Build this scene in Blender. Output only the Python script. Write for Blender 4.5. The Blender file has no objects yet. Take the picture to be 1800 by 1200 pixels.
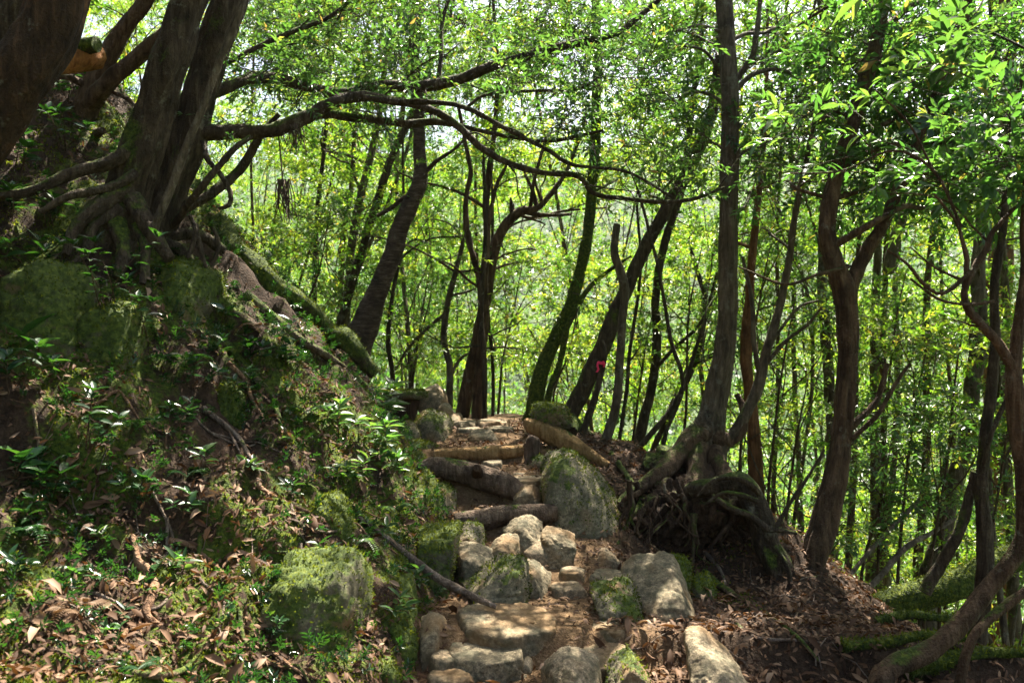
import bpy, bmesh, math, random
import numpy as np
from mathutils import Vector, Matrix

random.seed(7)
rng = np.random.default_rng(7)
scene = bpy.context.scene
COL = scene.collection
rad = math.radians

# ------------------------------------------------------------------ camera
EYE, FPX, HZ = 1.6, 1500.0, 620.0          # eye height, focal length and horizon in photo pixels
cam_d = bpy.data.cameras.new('camera')
cam_d.sensor_width = 36.0
cam_d.lens = 36.0 * FPX / 1800.0
cam_d.shift_y = (HZ - 600.0) / 1800.0
cam_d.clip_start, cam_d.clip_end = 0.05, 4000.0
cam_d.dof.use_dof = True
cam_d.dof.focus_distance = 5.6
cam_d.dof.aperture_fstop = 3.2
cam = bpy.data.objects.new('camera', cam_d)
cam.location = (0, 0, EYE)
cam.rotation_euler = (rad(90), 0, 0)
COL.objects.link(cam)
scene.camera = cam

# ------------------------------------------------------------------ sky, sun, exposure
SUN_AZ, SUN_EL = rad(24), rad(57)           # azimuth to the right of the view direction
SUN = np.array([math.sin(SUN_AZ) * math.cos(SUN_EL), math.cos(SUN_AZ) * math.cos(SUN_EL), math.sin(SUN_EL)])
world = bpy.data.worlds.new('World')
scene.world = world
world.use_nodes = True
wn = world.node_tree.nodes
wl = world.node_tree.links
sky = wn.new('ShaderNodeTexSky')
sky.sky_type = 'NISHITA'
sky.sun_disc = False
sky.sun_elevation = SUN_EL
sky.sun_rotation = SUN_AZ
sky.air_density, sky.dust_density, sky.ozone_density = 1.0, 4.0, .6
bg = wn['Background']
bg.inputs['Strength'].default_value = 0.05
wl.new(sky.outputs[0], bg.inputs['Color'])
sun_d = bpy.data.lights.new('sun', 'SUN')
sun_d.energy = 5.0
sun_d.angle = rad(0.5)
sun_d.color = (1.0, 0.92, 0.78)
sun = bpy.data.objects.new('sun', sun_d)
sun.rotation_euler = Vector(SUN).to_track_quat('Z', 'Y').to_euler()
COL.objects.link(sun)
vs = scene.view_settings
vs.view_transform = 'Standard'
vs.look = 'None'
vs.exposure = 2.65
vs.gamma = 1.0
vs.use_curve_mapping = False
HAZE = 0.00016
cy = scene.cycles
cy.max_bounces = 6
cy.diffuse_bounces = 4
cy.use_light_tree = False
cy.glossy_bounces = 2
cy.transmission_bounces = 4
cy.transparent_max_bounces = 4
cy.volume_bounces = 0
cy.caustics_reflective = False
cy.caustics_refractive = False
cy.sample_clamp_indirect = 6.0
cy.use_denoising = True

# ------------------------------------------------------------------ small maths
def at(px, py, Y):
    return np.array([(px - 900.0) / FPX * Y, Y, EYE + (HZ - py) / FPX * Y])

def _hash(ix, iy, iz):
    h = (ix.astype(np.uint32) * np.uint32(374761393)) ^ (iy.astype(np.uint32) * np.uint32(668265263)) ^ (iz.astype(np.uint32) * np.uint32(2147483647 - 58))
    h = (h ^ (h >> np.uint32(13))) * np.uint32(1274126177)
    h = h ^ (h >> np.uint32(16))
    return (h & np.uint32(0xffffff)).astype(np.float64) / 0xffffff

def vnoise(p):
    """value noise in -1..1, p is (n,3)"""
    p = np.asarray(p, float)
    i = np.floor(p).astype(np.int64)
    f = p - i
    f = f * f * (3 - 2 * f)
    r = 0
    for dx in (0, 1):
        wx = f[:, 0] if dx else 1 - f[:, 0]
        for dy in (0, 1):
            wy = f[:, 1] if dy else 1 - f[:, 1]
            for dz in (0, 1):
                wz = f[:, 2] if dz else 1 - f[:, 2]
                r = r + wx * wy * wz * _hash(i[:, 0] + dx, i[:, 1] + dy, i[:, 2] + dz)
    return r * 2 - 1

def fbm(p, oct=4, gain=0.5):
    p = np.asarray(p, float)
    r, a, s = 0, 1.0, 0.0
    for k in range(oct):
        r = r + a * vnoise(p * (2.03 ** k) + 17.3 * k)
        s += a
        a *= gain
    return r / s

def sstep(a, b, x):
    t = np.clip((x - a) / (b - a), 0, 1)
    return t * t * (3 - 2 * t)

# ------------------------------------------------------------------ the lie of the land
PY = [0, 4.28, 4.40, 4.95, 5.45, 5.60, 5.80, 5.92, 6.30, 6.48, 7.10, 7.22, 7.75, 7.95, 8.6, 11, 14, 30]
PZ = [-.05, 0.0, 0.16, 0.17, 0.26, 0.32, 0.36, 0.46, 0.50, 0.66, 0.68, 0.79, 0.80, 0.85, .86, .82, .5, -1.0]
LY = [0, 3.6, 4.3, 5.0, 5.9, 6.5, 7.2, 8.0, 9.0, 11, 16, 60]
LX = [-.75, -.55, -.46, -.42, -.45, -.68, -.84, -1.12, -1.42, -1.8, -2.7, -8]
RY = [0, 4.3, 5.0, 5.9, 6.5, 7.2, 8.0, 9.0, 12, 60]
RX = [.6, .55, .55, .55, .45, .2, .15, .15, .2, 0]
SY = [0, 3.0, 3.8, 4.3, 4.6, 5.6, 6.0, 7.0, 7.6, 8.4, 10, 13, 20, 60]
SS = [.2, .26, .36, .46, .54, .82, .88, 1.14, 1.18, 1.0, .66, .48, .36, .3]
CY = [-60, 0, 5, 6.5, 7.5, 9.5, 12, 20, 60]
CX = [6, 3.4, 2.3, 1.65, 1.2, .55, .3, -.6, -5]

def height(x, y, detail=True):
    x = np.asarray(x, float)
    y = np.asarray(y, float)
    zp = np.interp(y, PY, PZ)
    xl = np.interp(y, LY, LX)
    xr = np.interp(y, RY, RX)
    s = np.interp(y, SY, SS)
    u = np.maximum(xl - x, 0)
    v = np.maximum(x - xr, 0)
    wall = .13 * sstep(0.0, .16, u)
    up = np.where(u < 3.2, s * u, s * 3.2 + .6 * np.minimum(u - 3.2, 40))
    z = zp + np.where(u > 0, wall + up, 0)
    # right hand side: slight fall, then the crest of the valley
    z = z - np.where(v > 0, np.interp(y, [0, 4.3, 5.5, 7, 12], [.0, .03, .16, .10, .2]) * np.minimum(v, 2.5), 0)
    d = np.maximum(x - np.interp(y, CY, CX), 0)
    z = z - .75 * d * d / (d + .4)
    d2 = np.maximum(y - 15, 0)
    z = z - .34 * d2 * d2 / (d2 + 6)
    # valley floor, then the far mountain
    z = -26 + np.logaddexp(0, (z + 26) / 3.0) * 3.0
    r = np.hypot(x, y)
    far = sstep(70, 230, r)
    ridge = 120 * sstep(150, 620, y + .25 * x) + 45 * sstep(120, 500, r)
    z = z * (1 - far) + (-26 + ridge) * far
    if detail:
        p = np.stack([x, y, np.zeros_like(x)], -1).reshape(-1, 3)
        sh = x.shape
        onpath = ((u <= 0) & (v <= 0.02)).astype(float)
        near = 1 - sstep(14, 40, r)
        n1 = fbm(p * 1.7, 4).reshape(sh)
        n2 = fbm(p * 7.0 + 5, 3).reshape(sh)
        n3 = fbm(p * 3.4 + 60, 3).reshape(sh)
        ub = sstep(.05, .5, u)
        z = z + near * (ub * (.15 * n1 + .105 * n2 + .13 * np.abs(n3) - .04) + (1 - ub) * (.022 * n1 + .018 * n2) + (v > .3) * .03 * n2)
        z = z - .26 * np.exp(-(((x - 1.22) / .42) ** 2 + ((y - 6.0) / .5) ** 2)) + .12 * np.exp(-(((x - 1.5) / .4) ** 2 + ((y - 7.0) / .4) ** 2))
        z = z + far * 9 * fbm(p * .02, 4).reshape(sh)
    return z

def hz(x, y):
    return float(height(np.array([x]), np.array([y]))[0])

def hit(px, py, y0=2.6, y1=30):
    Y = np.arange(y0, y1, .015)
    x = (px - 900) / FPX * Y
    z = EYE + (HZ - py) / FPX * Y
    k = np.nonzero(z < height(x, Y))[0]
    if len(k) == 0:
        return None
    return np.array([x[k[0]], Y[k[0]], float(height(x[k[0]:k[0] + 1], Y[k[0]:k[0] + 1])[0])])

def hity(px, py):
    p = hit(px, py)
    return float(p[1]) if p is not None else 8.0

# ------------------------------------------------------------------ materials
class N:
    """thin wrapper for node trees"""
    def __init__(s, name):
        s.m = bpy.data.materials.new(name)
        s.m.use_nodes = True
        s.t = s.m.node_tree
        s.t.nodes.clear()
        s.out = s.t.nodes.new('ShaderNodeOutputMaterial')
    def n(s, typ, **kw):
        o = s.t.nodes.new('ShaderNode' + typ)
        for k, v in kw.items():
            setattr(o, k, v)
        return o
    def l(s, a, b):
        s.t.links.new(a, b)
    def noise(s, vec, scale, detail=5, rough=.6, dist=0):
        o = s.n('TexNoise')
        o.inputs['Scale'].default_value = scale
        o.inputs['Detail'].default_value = detail
        o.inputs['Roughness'].default_value = rough
        o.inputs['Distortion'].default_value = dist
        s.l(vec, o.inputs['Vector'])
        return o.outputs['Fac']
    def ramp(s, fac, stops):
        o = s.n('ValToRGB')
        e = o.color_ramp.elements
        while len(e) < len(stops):
            e.new(.5)
        for k, (p, c) in enumerate(stops):
            e[k].position = p
            e[k].color = (c if isinstance(c, tuple) else (c, c, c)) + (1,)
        s.l(fac, o.inputs[0])
        return o.outputs[0]
    def mix(s, fac, a, b, mode='MIX'):
        o = s.n('Mix', data_type='RGBA', blend_type=mode)
        for i, v in ((0, fac), (6, a), (7, b)):
            if isinstance(v, (int, float)):
                o.inputs[i].default_value = v
            elif isinstance(v, tuple):
                o.inputs[i].default_value = v + (1,)
            else:
                s.l(v, o.inputs[i])
        return o.outputs[2]
    def math(s, op, a, b=0.0):
        o = s.n('Math', operation=op)
        for i, v in ((0, a), (1, b)):
            if isinstance(v, (int, float)):
                o.inputs[i].default_value = v
            else:
                s.l(v, o.inputs[i])
        return o.outputs[0]
    def bump(s, h, strength, dist):
        o = s.n('Bump')
        o.inputs['Strength'].default_value = strength
        o.inputs['Distance'].default_value = dist
        s.l(h, o.inputs['Height'])
        return o.outputs[0]
    def bsdf(s, col, rough=.8, spec=.3, normal=None):
        o = s.n('BsdfPrincipled')
        if isinstance(col, tuple):
            o.inputs['Base Color'].default_value = col + (1,)
        else:
            s.l(col, o.inputs['Base Color'])
        if isinstance(rough, (int, float)):
            o.inputs['Roughness'].default_value = rough
        else:
            s.l(rough, o.inputs['Roughness'])
        o.inputs['Specular IOR Level'].default_value = spec
        if normal is not None:
            s.l(normal, o.inputs['Normal'])
        return o.outputs[0]
    def end(s, sh):
        s.l(sh, s.out.inputs['Surface'])
        return s.m
    def objvec(s):
        tc = s.n('TexCoord')
        oi = s.n('ObjectInfo')
        v = s.n('VectorMath', operation='ADD')
        sc = s.n('VectorMath', operation='SCALE')
        cx = s.n('CombineXYZ')
        for i in range(3):
            s.l(oi.outputs['Random'], cx.inputs[i])
        s.l(cx.outputs[0], sc.inputs[0])
        sc.inputs['Scale'].default_value = 31.0
        s.l(tc.outputs['Object'], v.inputs[0])
        s.l(sc.outputs[0], v.inputs[1])
        return v.outputs[0]
    def up(s):
        g = s.n('NewGeometry')
        x = s.n('SeparateXYZ')
        s.l(g.outputs['Normal'], x.inputs[0])
        return x.outputs['Z']
    def attr(s, name):
        a = s.n('Attribute')
        a.attribute_name = name
        return a.outputs['Fac']

MOSS_A, MOSS_B, MOSS_C = (.013, .023, .004), (.050, .076, .009), (.14, .155, .020)

def mat_leaf(name, stops, trans, tmix=.45, rough=.38, spec=.5):
    m = N(name)
    r = m.attr('rnd')
    base = m.ramp(r, stops)
    tr = m.ramp(r, trans)
    b = m.bsdf(base, rough, spec)
    t = m.n('BsdfTranslucent')
    m.l(tr, t.inputs['Color'])
    mx = m.n('MixShader')
    mx.inputs[0].default_value = tmix
    m.l(b, mx.inputs[1])
    m.l(t.outputs[0], mx.inputs[2])
    return m.end(mx.outputs[0])

LEAF_BACK = mat_leaf('leaf_sunny', [(0, (.030, .062, .016)), (.5, (.05, .092, .022)), (.92, (.085, .12, .03)), (1, (.15, .11, .035))],
                     [(0, (.07, .20, .010)), (.5, (.19, .35, .016)), (.92, (.38, .46, .03)), (1, (.48, .33, .05))], .56, .36)
LEAF_DARK = mat_leaf('leaf_evergreen', [(0, (.014, .040, .014)), (.6, (.025, .062, .018)), (.95, (.05, .085, .022)), (1, (.14, .09, .03))],
                     [(0, (.06, .16, .022)), (.6, (.12, .25, .03)), (.95, (.25, .35, .04)), (1, (.35, .25, .05))], .45, .30)
LEAF_MID = mat_leaf('leaf_fresh', [(0, (.018, .05, .016)), (.6, (.034, .080, .022)), (.95, (.06, .10, .028)), (1, (.15, .12, .03))],
                    [(0, (.06, .18, .022)), (.6, (.12, .27, .03)), (.95, (.26, .38, .045)), (1, (.42, .36, .05))], .46, .34)
LEAF_GLOSS = mat_leaf('leaf_glossy', [(0, (.012, .040, .014)), (.7, (.022, .058, .016)), (1, (.04, .075, .016))],
                      [(0, (.03, .12, .012)), (.7, (.06, .18, .014)), (1, (.14, .26, .02))], .25, .27, .55)
LITTER = mat_leaf('leaf_dead', [(0, (.028, .014, .008)), (.3, (.065, .034, .018)), (.6, (.12, .066, .036)), (.85, (.19, .118, .072)), (1, (.25, .17, .115))],
                  [(0, (.06, .02, .005)), (.6, (.2, .08, .02)), (1, (.3, .18, .07))], .15, .68, .15)
FERN_DEAD = mat_leaf('frond_dead', [(0, (.05, .028, .014)), (1, (.12, .07, .035))], [(0, (.1, .04, .01)), (1, (.2, .1, .03))], .2, .6, .2)

def mat_moss_tuft():
    m = N('moss_tuft')
    r = m.attr('rnd')
    c = m.ramp(r, [(0, (.015, .028, .004)), (.5, (.055, .078, .009)), (.85, (.13, .15, .015)), (1, (.22, .20, .03))])
    b = m.bsdf(c, .8, .15)
    t = m.n('BsdfTranslucent')
    m.l(m.ramp(r, [(0, (.03, .06, .005)), (1, (.3, .34, .02))]), t.inputs['Color'])
    mx = m.n('MixShader')
    mx.inputs[0].default_value = .35
    m.l(b, mx.inputs[1]); m.l(t.outputs[0], mx.inputs[2])
    return m.end(mx.outputs[0])
MOSS = mat_moss_tuft()

def mat_rock(name, moss, tint=(.20, .16, .098)):
    m = N(name)
    v = m.objvec()
    big = m.noise(v, 4.0, 3, .6)
    fine = m.noise(v, 45.0, 4, .75)
    spk = m.noise(v, 150.0, 2, .8)
    d = tuple(c * .32 for c in tint)
    li = tuple(min(.5, c * 1.9) for c in tint)
    c = m.ramp(fine, [(.32, d), (.5, tint), (.68, li)])
    c = m.mix(m.ramp(m.noise(v, 13, 4, .65), [(.48, 0.0), (.6, .7)]), c, m.ramp(spk, [(.35, (.035, .036, .022)), (.65, (.13, .125, .07))]))
    c = m.mix(m.ramp(spk, [(.42, 0.0), (.62, .55)]), c, (.06, .052, .035))
    # ochre iron stain in patches
    c = m.mix(m.ramp(m.noise(v, 3.1, 2, .55), [(.50, 0.0), (.66, .6)]), c, (.19, .10, .035))
    up = m.up()
    mask = m.math('ADD', m.math('MULTIPLY', up, .32), m.math('ADD', big, m.math('MULTIPLY', fine, .45)))
    mask = m.ramp(mask, [(1.30 - moss * .62, 0.0), (1.30 - moss * .62 + .14, 1.0)]) if moss > 0 else 0.0
    mc = m.ramp(m.noise(v, 30, 3, .7), [(.3, MOSS_A), (.52, MOSS_B), (.75, MOSS_C)])
    c = m.mix(mask, c, mc)
    h = m.math('ADD', m.math('MULTIPLY', fine, .7), m.math('MULTIPLY', spk, .5))
    return m.end(m.bsdf(c, .82, .25, m.bump(h, .9, .012)))
ROCK = mat_rock('granite', .22)
ROCK_M = mat_rock('granite_half_mossy', .50, (.165, .142, .088))
ROCK_MM = mat_rock('granite_mossy', .88, (.13, .115, .07))
ROCK_GREEN = mat_rock('granite_all_moss', 1.12, (.10, .085, .05))
ROCK_PALE = mat_rock('granite_pale', .22, (.26, .205, .13))
ROCK_WARM = mat_rock('granite_ochre', .2, (.225, .165, .098))

def mat_bark(name, a, b, c3, moss=0.0, lichen=0.0, rings=False, stretch=.16, bump=1.0, patch=None):
    m = N(name)
    v = m.objvec()
    mp = m.n('Mapping')
    mp.inputs['Scale'].default_value = (1, 1, stretch) if not rings else (.35, .35, 1.6)
    m.l(v, mp.inputs['Vector'])
    f1 = m.noise(mp.outputs[0], 26, 4, .68, .6)
    f2 = m.noise(v, 5.5, 3, .62)
    f3 = m.noise(v, 70, 2, .7)
    c = m.ramp(f1, [(.30, a), (.52, b), (.74, c3)])
    c = m.mix(m.ramp(f2, [(.45, 0.0), (.7, .65)]), c, tuple(x * .35 for x in a))
    if patch:
        c = m.mix(m.ramp(m.noise(v, 2.6, 4, .6), [(.52, 0.0), (.62, .9)]), c, m.ramp(f1, [(.3, tuple(x * .5 for x in patch)), (.7, patch)]))
    if lichen:
        lm = m.math('ADD', m.noise(v, 9, 3, .6), m.math('MULTIPLY', f3, .25))
        c = m.mix(m.ramp(lm, [(.80 - lichen * .10, 0.0), (.92 - lichen * .10, .6)]), c, (.19, .185, .14))
    if moss:
        up = m.up()
        mk = m.math('ADD', m.math('MULTIPLY', up, .25), m.math('ADD', m.noise(v, 3.4, 3, .6), m.math('MULTIPLY', f3, .3)))
        t = 1.02 - .5 * moss
        mc = m.ramp(m.noise(v, 34, 2, .7), [(.3, MOSS_A), (.52, MOSS_B), (.76, MOSS_C)])
        c = m.mix(m.ramp(mk, [(t, 0.0), (t + .12, 1.0)]), c, mc)
    h = m.math('ADD', f1, m.math('MULTIPLY', f3, .45))
    return m.end(m.bsdf(c, .85, .2, m.bump(h, bump, .035)))
BARK_DARK = mat_bark('bark_dark_mossy', (.020, .014, .009), (.060, .042, .026), (.13, .098, .064), .52, .6)
BARK_GREY = mat_bark('bark_grey', (.045, .034, .022), (.115, .088, .058), (.21, .17, .12), .42, .9)
BARK_BROWN = mat_bark('bark_brown', (.032, .018, .010), (.09, .054, .030), (.18, .118, .072), .34, .4)
BARK_RED = mat_bark('bark_orange', (.06, .024, .010), (.17, .075, .03), (.30, .15, .065), .22, .15)
BARK_PATCH = mat_bark('bark_dark_orange', (.018, .011, .007), (.045, .026, .014), (.10, .055, .028), .3, .3, patch=(.27, .12, .045))
BARK_RING = mat_bark('bark_ringed', (.03, .02, .015), (.085, .055, .042), (.19, .14, .115), .15, .2, True)
BARK_MOSS = mat_bark('bark_deep_moss', (.02, .014, .009), (.05, .036, .022), (.10, .075, .045), 1.15, .2)
WOOD_LOG = mat_bark('weathered_log', (.055, .035, .022), (.125, .085, .058), (.24, .175, .12), .06, .1)
WOOD_CUT = mat_bark('bare_wood', (.14, .075, .028), (.30, .18, .07), (.42, .28, .13), .08, 0)
WOOD_ORANGE = mat_bark('fresh_wood', (.16, .055, .015), (.36, .15, .04), (.48, .25, .08), 0, 0)
WOOD_DARK = mat_bark('rotten_wood', (.022, .013, .008), (.055, .032, .019), (.11, .065, .038), .3, 0)
ROOT_ORANGE = mat_bark('root_bark', (.10, .05, .025), (.22, .125, .07), (.36, .24, .15), .12, .1)
ROOT_MOSS = mat_bark('root_mossy', (.06, .038, .022), (.13, .09, .055), (.22, .17, .11), .75, .2)
STICK = mat_bark('dead_stick', (.07, .048, .035), (.16, .12, .09), (.30, .245, .20), .08, .1)

def mat_ground():
    m = N('forest_soil')
    tc = m.n('TexCoord')
    v = tc.outputs['Object']
    f1 = m.noise(v, 9, 4, .7)
    f2 = m.noise(v, 60, 3, .75)
    soil = m.ramp(f1, [(.3, (.010, .006, .004)), (.5, (.030, .018, .011)), (.72, (.07, .043, .025))])  # soil colour darkened so bare gaps look like shaded hollows
    soil = m.mix(m.ramp(f2, [(.45, 0.0), (.72, .45)]), soil, (.10, .062, .036))
    sand = m.ramp(f2, [(.3, (.075, .044, .020)), (.52, (.15, .092, .046)), (.72, (.25, .17, .10))])
    sand = m.mix(m.ramp(f1, [(.42, 0.0), (.7, .6)]), sand, (.10, .058, .028))
    c = m.mix(m.attr('sandy'), soil, sand)
    mk = m.math('ADD', m.attr('mossy'), m.math('MULTIPLY', m.math('SUBTRACT', f1, .5), 1.4))
    mc = m.ramp(m.noise(v, 40, 2, .7), [(.3, MOSS_A), (.52, MOSS_B), (.78, MOSS_C)])
    c = m.mix(m.ramp(mk, [(.46, 0.0), (.62, 1.0)]), c, mc)
    green = m.ramp(m.noise(v, .35, 3, .7), [(.3, (.018, .04, .008)), (.7, (.055, .09, .02))])
    c = m.mix(m.attr('wooded'), c, green)
    h = m.math('ADD', f1, m.math('MULTIPLY', f2, .6))
    return m.end(m.bsdf(c, .9, .15, m.bump(h, .9, .03)))
SOIL = mat_ground()

def flat(name, col, rough=.6, spec=.3):
    m = N(name)
    f = m.noise(m.objvec(), 60, 3)
    c = m.mix(m.ramp(f, [(.3, .0), (.8, .35)]), col, tuple(x * .6 for x in col))
    return m.end(m.bsdf(c, rough, spec))

# ------------------------------------------------------------------ mesh and object helpers
def mesh_np(name, V, F, mat, rnd=None, smooth=True, attrs=None):
    """V (n,3); F list of arrays, each (m,k) with the same corner count"""
    if isinstance(F, np.ndarray):
        F = [F]
    F = [np.asarray(f, np.int32) for f in F if len(f)]
    me = bpy.data.meshes.new(name)
    me.vertices.add(len(V))
    me.vertices.foreach_set('co', np.ascontiguousarray(V, dtype=np.float32).ravel())
    nl = sum(f.size for f in F)
    npoly = sum(len(f) for f in F)
    me.loops.add(nl)
    me.polygons.add(npoly)
    me.loops.foreach_set('vertex_index', np.concatenate([f.ravel() for f in F]).astype(np.int32))
    st, o = [], 0
    for f in F:
        st.append(o + np.arange(len(f)) * f.shape[1])
        o += f.size
    me.polygons.foreach_set('loop_start', np.concatenate(st).astype(np.int32))
    if smooth:
        me.polygons.foreach_set('use_smooth', np.ones(npoly, dtype=bool))
    if rnd is not None:
        a = me.attributes.new('rnd', 'FLOAT', 'FACE')
        a.data.foreach_set('value', np.asarray(rnd, np.float32))
    for k, vals in (attrs or {}).items():
        a = me.attributes.new(k, 'FLOAT', 'POINT')
        a.data.foreach_set('value', np.asarray(vals, np.float32))
    me.update()
    me.validate()
    me.materials.append(mat)
    return me

def link(name, data, loc=(0, 0, 0), parent=None):
    o = bpy.data.objects.new(name, data)
    o.location = tuple(float(c) for c in loc)
    o.parent = parent
    COL.objects.link(o)
    return o

def tag(o, label, cat, group=None):
    o['label'] = label
    o['category'] = cat
    if group:
        o['group'] = group
    return o

def thing(name, label, cat, loc, group=None):
    o = link(name, None, loc)
    o.empty_display_size = .1
    return tag(o, label, cat, group)

def part(name, V, F, mat, parent, rnd=None, smooth=True, kind=None):
    L = np.array(parent.location) if parent is not None else 0
    if parent is not None and parent.parent is not None:
        L = L + np.array(parent.parent.location)
    o = link(name, mesh_np(name, np.asarray(V) - L, F, mat, rnd, smooth), (0, 0, 0), parent)
    if kind:
        o['kind'] = kind
    return o

def solid(name, V, F, mat, label, cat, group=None, smooth=True, rnd=None):
    """a thing that is one mesh, with its origin at its base"""
    V = np.asarray(V)
    org = np.array([V[:, 0].mean(), V[:, 1].mean(), V[:, 2].min()])
    o = link(name, mesh_np(name, V - org, F, mat, rnd, smooth), org)
    return tag(o, label, cat, group)

# ------------------------------------------------------------------ tubes (trunks, roots, logs)
def catmull(P, step):
    P = np.asarray(P, float)
    if len(P) == 2:
        n = max(2, int(np.linalg.norm(P[1, :3] - P[0, :3]) / step))
        t = np.linspace(0, 1, n + 1)[:, None]
        return P[0] * (1 - t) + P[1] * t
    Q = np.vstack([2 * P[0] - P[1], P, 2 * P[-1] - P[-2]])
    out = []
    for i in range(1, len(Q) - 2):
        n = max(2, int(np.linalg.norm(Q[i + 1, :3] - Q[i, :3]) / step))
        t = (np.arange(n) / n)[:, None]
        a, b, c, d = Q[i - 1], Q[i], Q[i + 1], Q[i + 2]
        out.append(.5 * (2 * b + (c - a) * t + (2 * a - 5 * b + 4 * c - d) * t ** 2 + (3 * b - a - 3 * c + d) * t ** 3))
    out.append(P[-1:])
    R = np.vstack(out)
    R[:, 3] = np.maximum(R[:, 3], .0012)
    return R

def tube(P, segs=10, step=.05, rough=.10, lump=.10, flute=0.0, seed=0, cap=True, wob=0.0, strips=0.0):
    """P (n,4): xyz and radius"""
    R = catmull(P, step)
    n = len(R)
    C, r = R[:, :3].copy(), R[:, 3]
    if wob:
        C += np.stack([vnoise(np.c_[C * 3.1 + seed * 7.7 + k * 31]) for k in range(3)], -1) * wob * r[:, None]
    T = np.gradient(C, axis=0)
    T /= np.linalg.norm(T, axis=1)[:, None] + 1e-9
    ref = np.array([0, 1, 0.]) if abs(T[0, 1]) < .8 else np.array([1., 0, 0])
    U = np.zeros_like(C)
    u = ref - T[0] * ref.dot(T[0])
    for i in range(n):
        u = u - T[i] * u.dot(T[i])
        u /= np.linalg.norm(u) + 1e-9
        U[i] = u
    W = np.cross(T, U)
    a = np.arange(segs) * 2 * math.pi / segs
    ca, sa = np.cos(a), np.sin(a)
    D = U[:, None, :] * ca[None, :, None] + W[:, None, :] * sa[None, :, None]
    s = np.r_[0, np.cumsum(np.linalg.norm(np.diff(C, axis=0), axis=1))]
    q = np.stack([np.broadcast_to(ca, (n, segs)) * 1.6, np.broadcast_to(sa, (n, segs)) * 1.6,
                  np.broadcast_to((s / (np.mean(r) * 3 + 1e-6))[:, None], (n, segs))], -1).reshape(-1, 3) + seed * 13.7
    m = 1 + lump * fbm(q, 3).reshape(n, segs) * 1.6 + rough * vnoise(q * np.array([3.1, 3.1, 2.2])).reshape(n, segs)
    if strips:
        qs = np.stack([np.broadcast_to(ca, (n, segs)) * 4.5, np.broadcast_to(sa, (n, segs)) * 4.5, np.broadcast_to((s * 4.0)[:, None], (n, segs))], -1).reshape(-1, 3) + seed * 5.1
        m += strips * (1 - 2.2 * np.abs(fbm(qs, 3))).reshape(n, segs)
    if flute:
        fl = np.linspace(1, 0, n) ** 1.6
        m += flute * fl[:, None] * np.cos(a * 4 + seed)[None, :] + .4 * flute * fl[:, None] * np.cos(a * 7 + seed * 2)[None, :]
    V = (C[:, None, :] + D * (r[:, None] * m)[:, :, None]).reshape(-1, 3)
    i = np.arange(n - 1)[:, None] * segs
    j = np.arange(segs)[None, :]
    jn = (j + 1) % segs
    F = [np.stack([i + j, i + jn, i + segs + jn, i + segs + j], -1).reshape(-1, 4)]
    if cap:
        b = (n - 1) * segs
        k = np.arange(segs)
        o = n * segs
        V = np.vstack([V, V[:segs], V[b:b + segs], C[0] - T[0] * r[0] * .04, C[-1] + T[-1] * r[-1] * .04])
        F.append(np.r_[np.stack([o + (k + 1) % segs, o + k, np.full(segs, o + 2 * segs)], -1),
                       np.stack([o + segs + k, o + segs + (k + 1) % segs, np.full(segs, o + 2 * segs + 1)], -1)])
    return V, F

def join(meshes):
    Vs, q, t, o = [], [], [], 0
    for V, F in meshes:
        for f in F:
            (q if f.shape[1] == 4 else t).append(f + o)
        Vs.append(V)
        o += len(V)
    F = []
    if q: F.append(np.vstack(q))
    if t: F.append(np.vstack(t))
    return np.vstack(Vs), F

def pxs(pts):
    """[(px,py,Y,rpx)] to world xyz and radius"""
    return np.array([list(at(p[0], p[1], p[2])) + [p[3] * p[2] / FPX] for p in pts])

# ------------------------------------------------------------------ leaves
def leaf_simple(w=.34, fold=.10, droop=.10):
    V = np.array([[0, 0, 0], [-w / 2, .45, fold], [0, 1, -droop], [w / 2, .45, fold]], float)
    return V, np.array([[0, 3, 2], [0, 2, 1]])

def leaf_fine(w=.34, fold=.06, droop=.16):
    ys = [0, .14, .38, .66, .87, 1.0]
    ws = [.04, .55, 1.0, .82, .36, 0.0]
    V, F = [], []
    for y, k in zip(ys, ws):
        zc = -droop * y * y
        V += [[-w / 2 * k, y, zc + fold * k], [0, y, zc], [w / 2 * k, y, zc + fold * k]]
    for i in range(5):
        b = i * 3
        F += [[b, b + 1, b + 4, b + 3], [b + 1, b + 2, b + 5, b + 4]]
    return np.array(V, float), np.array(F)

def frame(y, up):
    """rotation with local y along y and local z near up"""
    y = y / (np.linalg.norm(y, axis=-1, keepdims=True) + 1e-9)
    x = np.cross(y, up)
    x = x / (np.linalg.norm(x, axis=-1, keepdims=True) + 1e-9)
    z = np.cross(x, y)
    return np.stack([x, y, z], -1)

def spray_template(nleaf, spread, seed):
    """one twig: leaves along it and a tuft at its end; twig along +y, unit length"""
    g = np.random.default_rng(seed)
    P, Y, U, S = [], [], [], []
    for k in range(nleaf):
        t = .25 + .75 * min(1, (k + .5) / (nleaf * .72))
        a = k * 2.4 + g.uniform(-.4, .4)
        side = np.array([math.cos(a), 0, math.sin(a) * .55])
        d = side * spread + np.array([0, .55 if t < .98 else .9, 0]) + g.normal(0, .14, 3)
        P.append([0, t, .06 * math.sin(t * 3)])
        Y.append(d)
        U.append(np.array([0, 0, 1.]) + g.normal(0, .35, 3))
        S.append(g.uniform(.7, 1.1))
    return np.array(P), frame(np.array(Y), np.array(U)), np.array(S)
SPRAYS = [spray_template(n, s, i) for i, (n, s) in enumerate([(10, .8), (12, .9), (9, .7), (13, 1.0), (11, .85)])]

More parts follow.
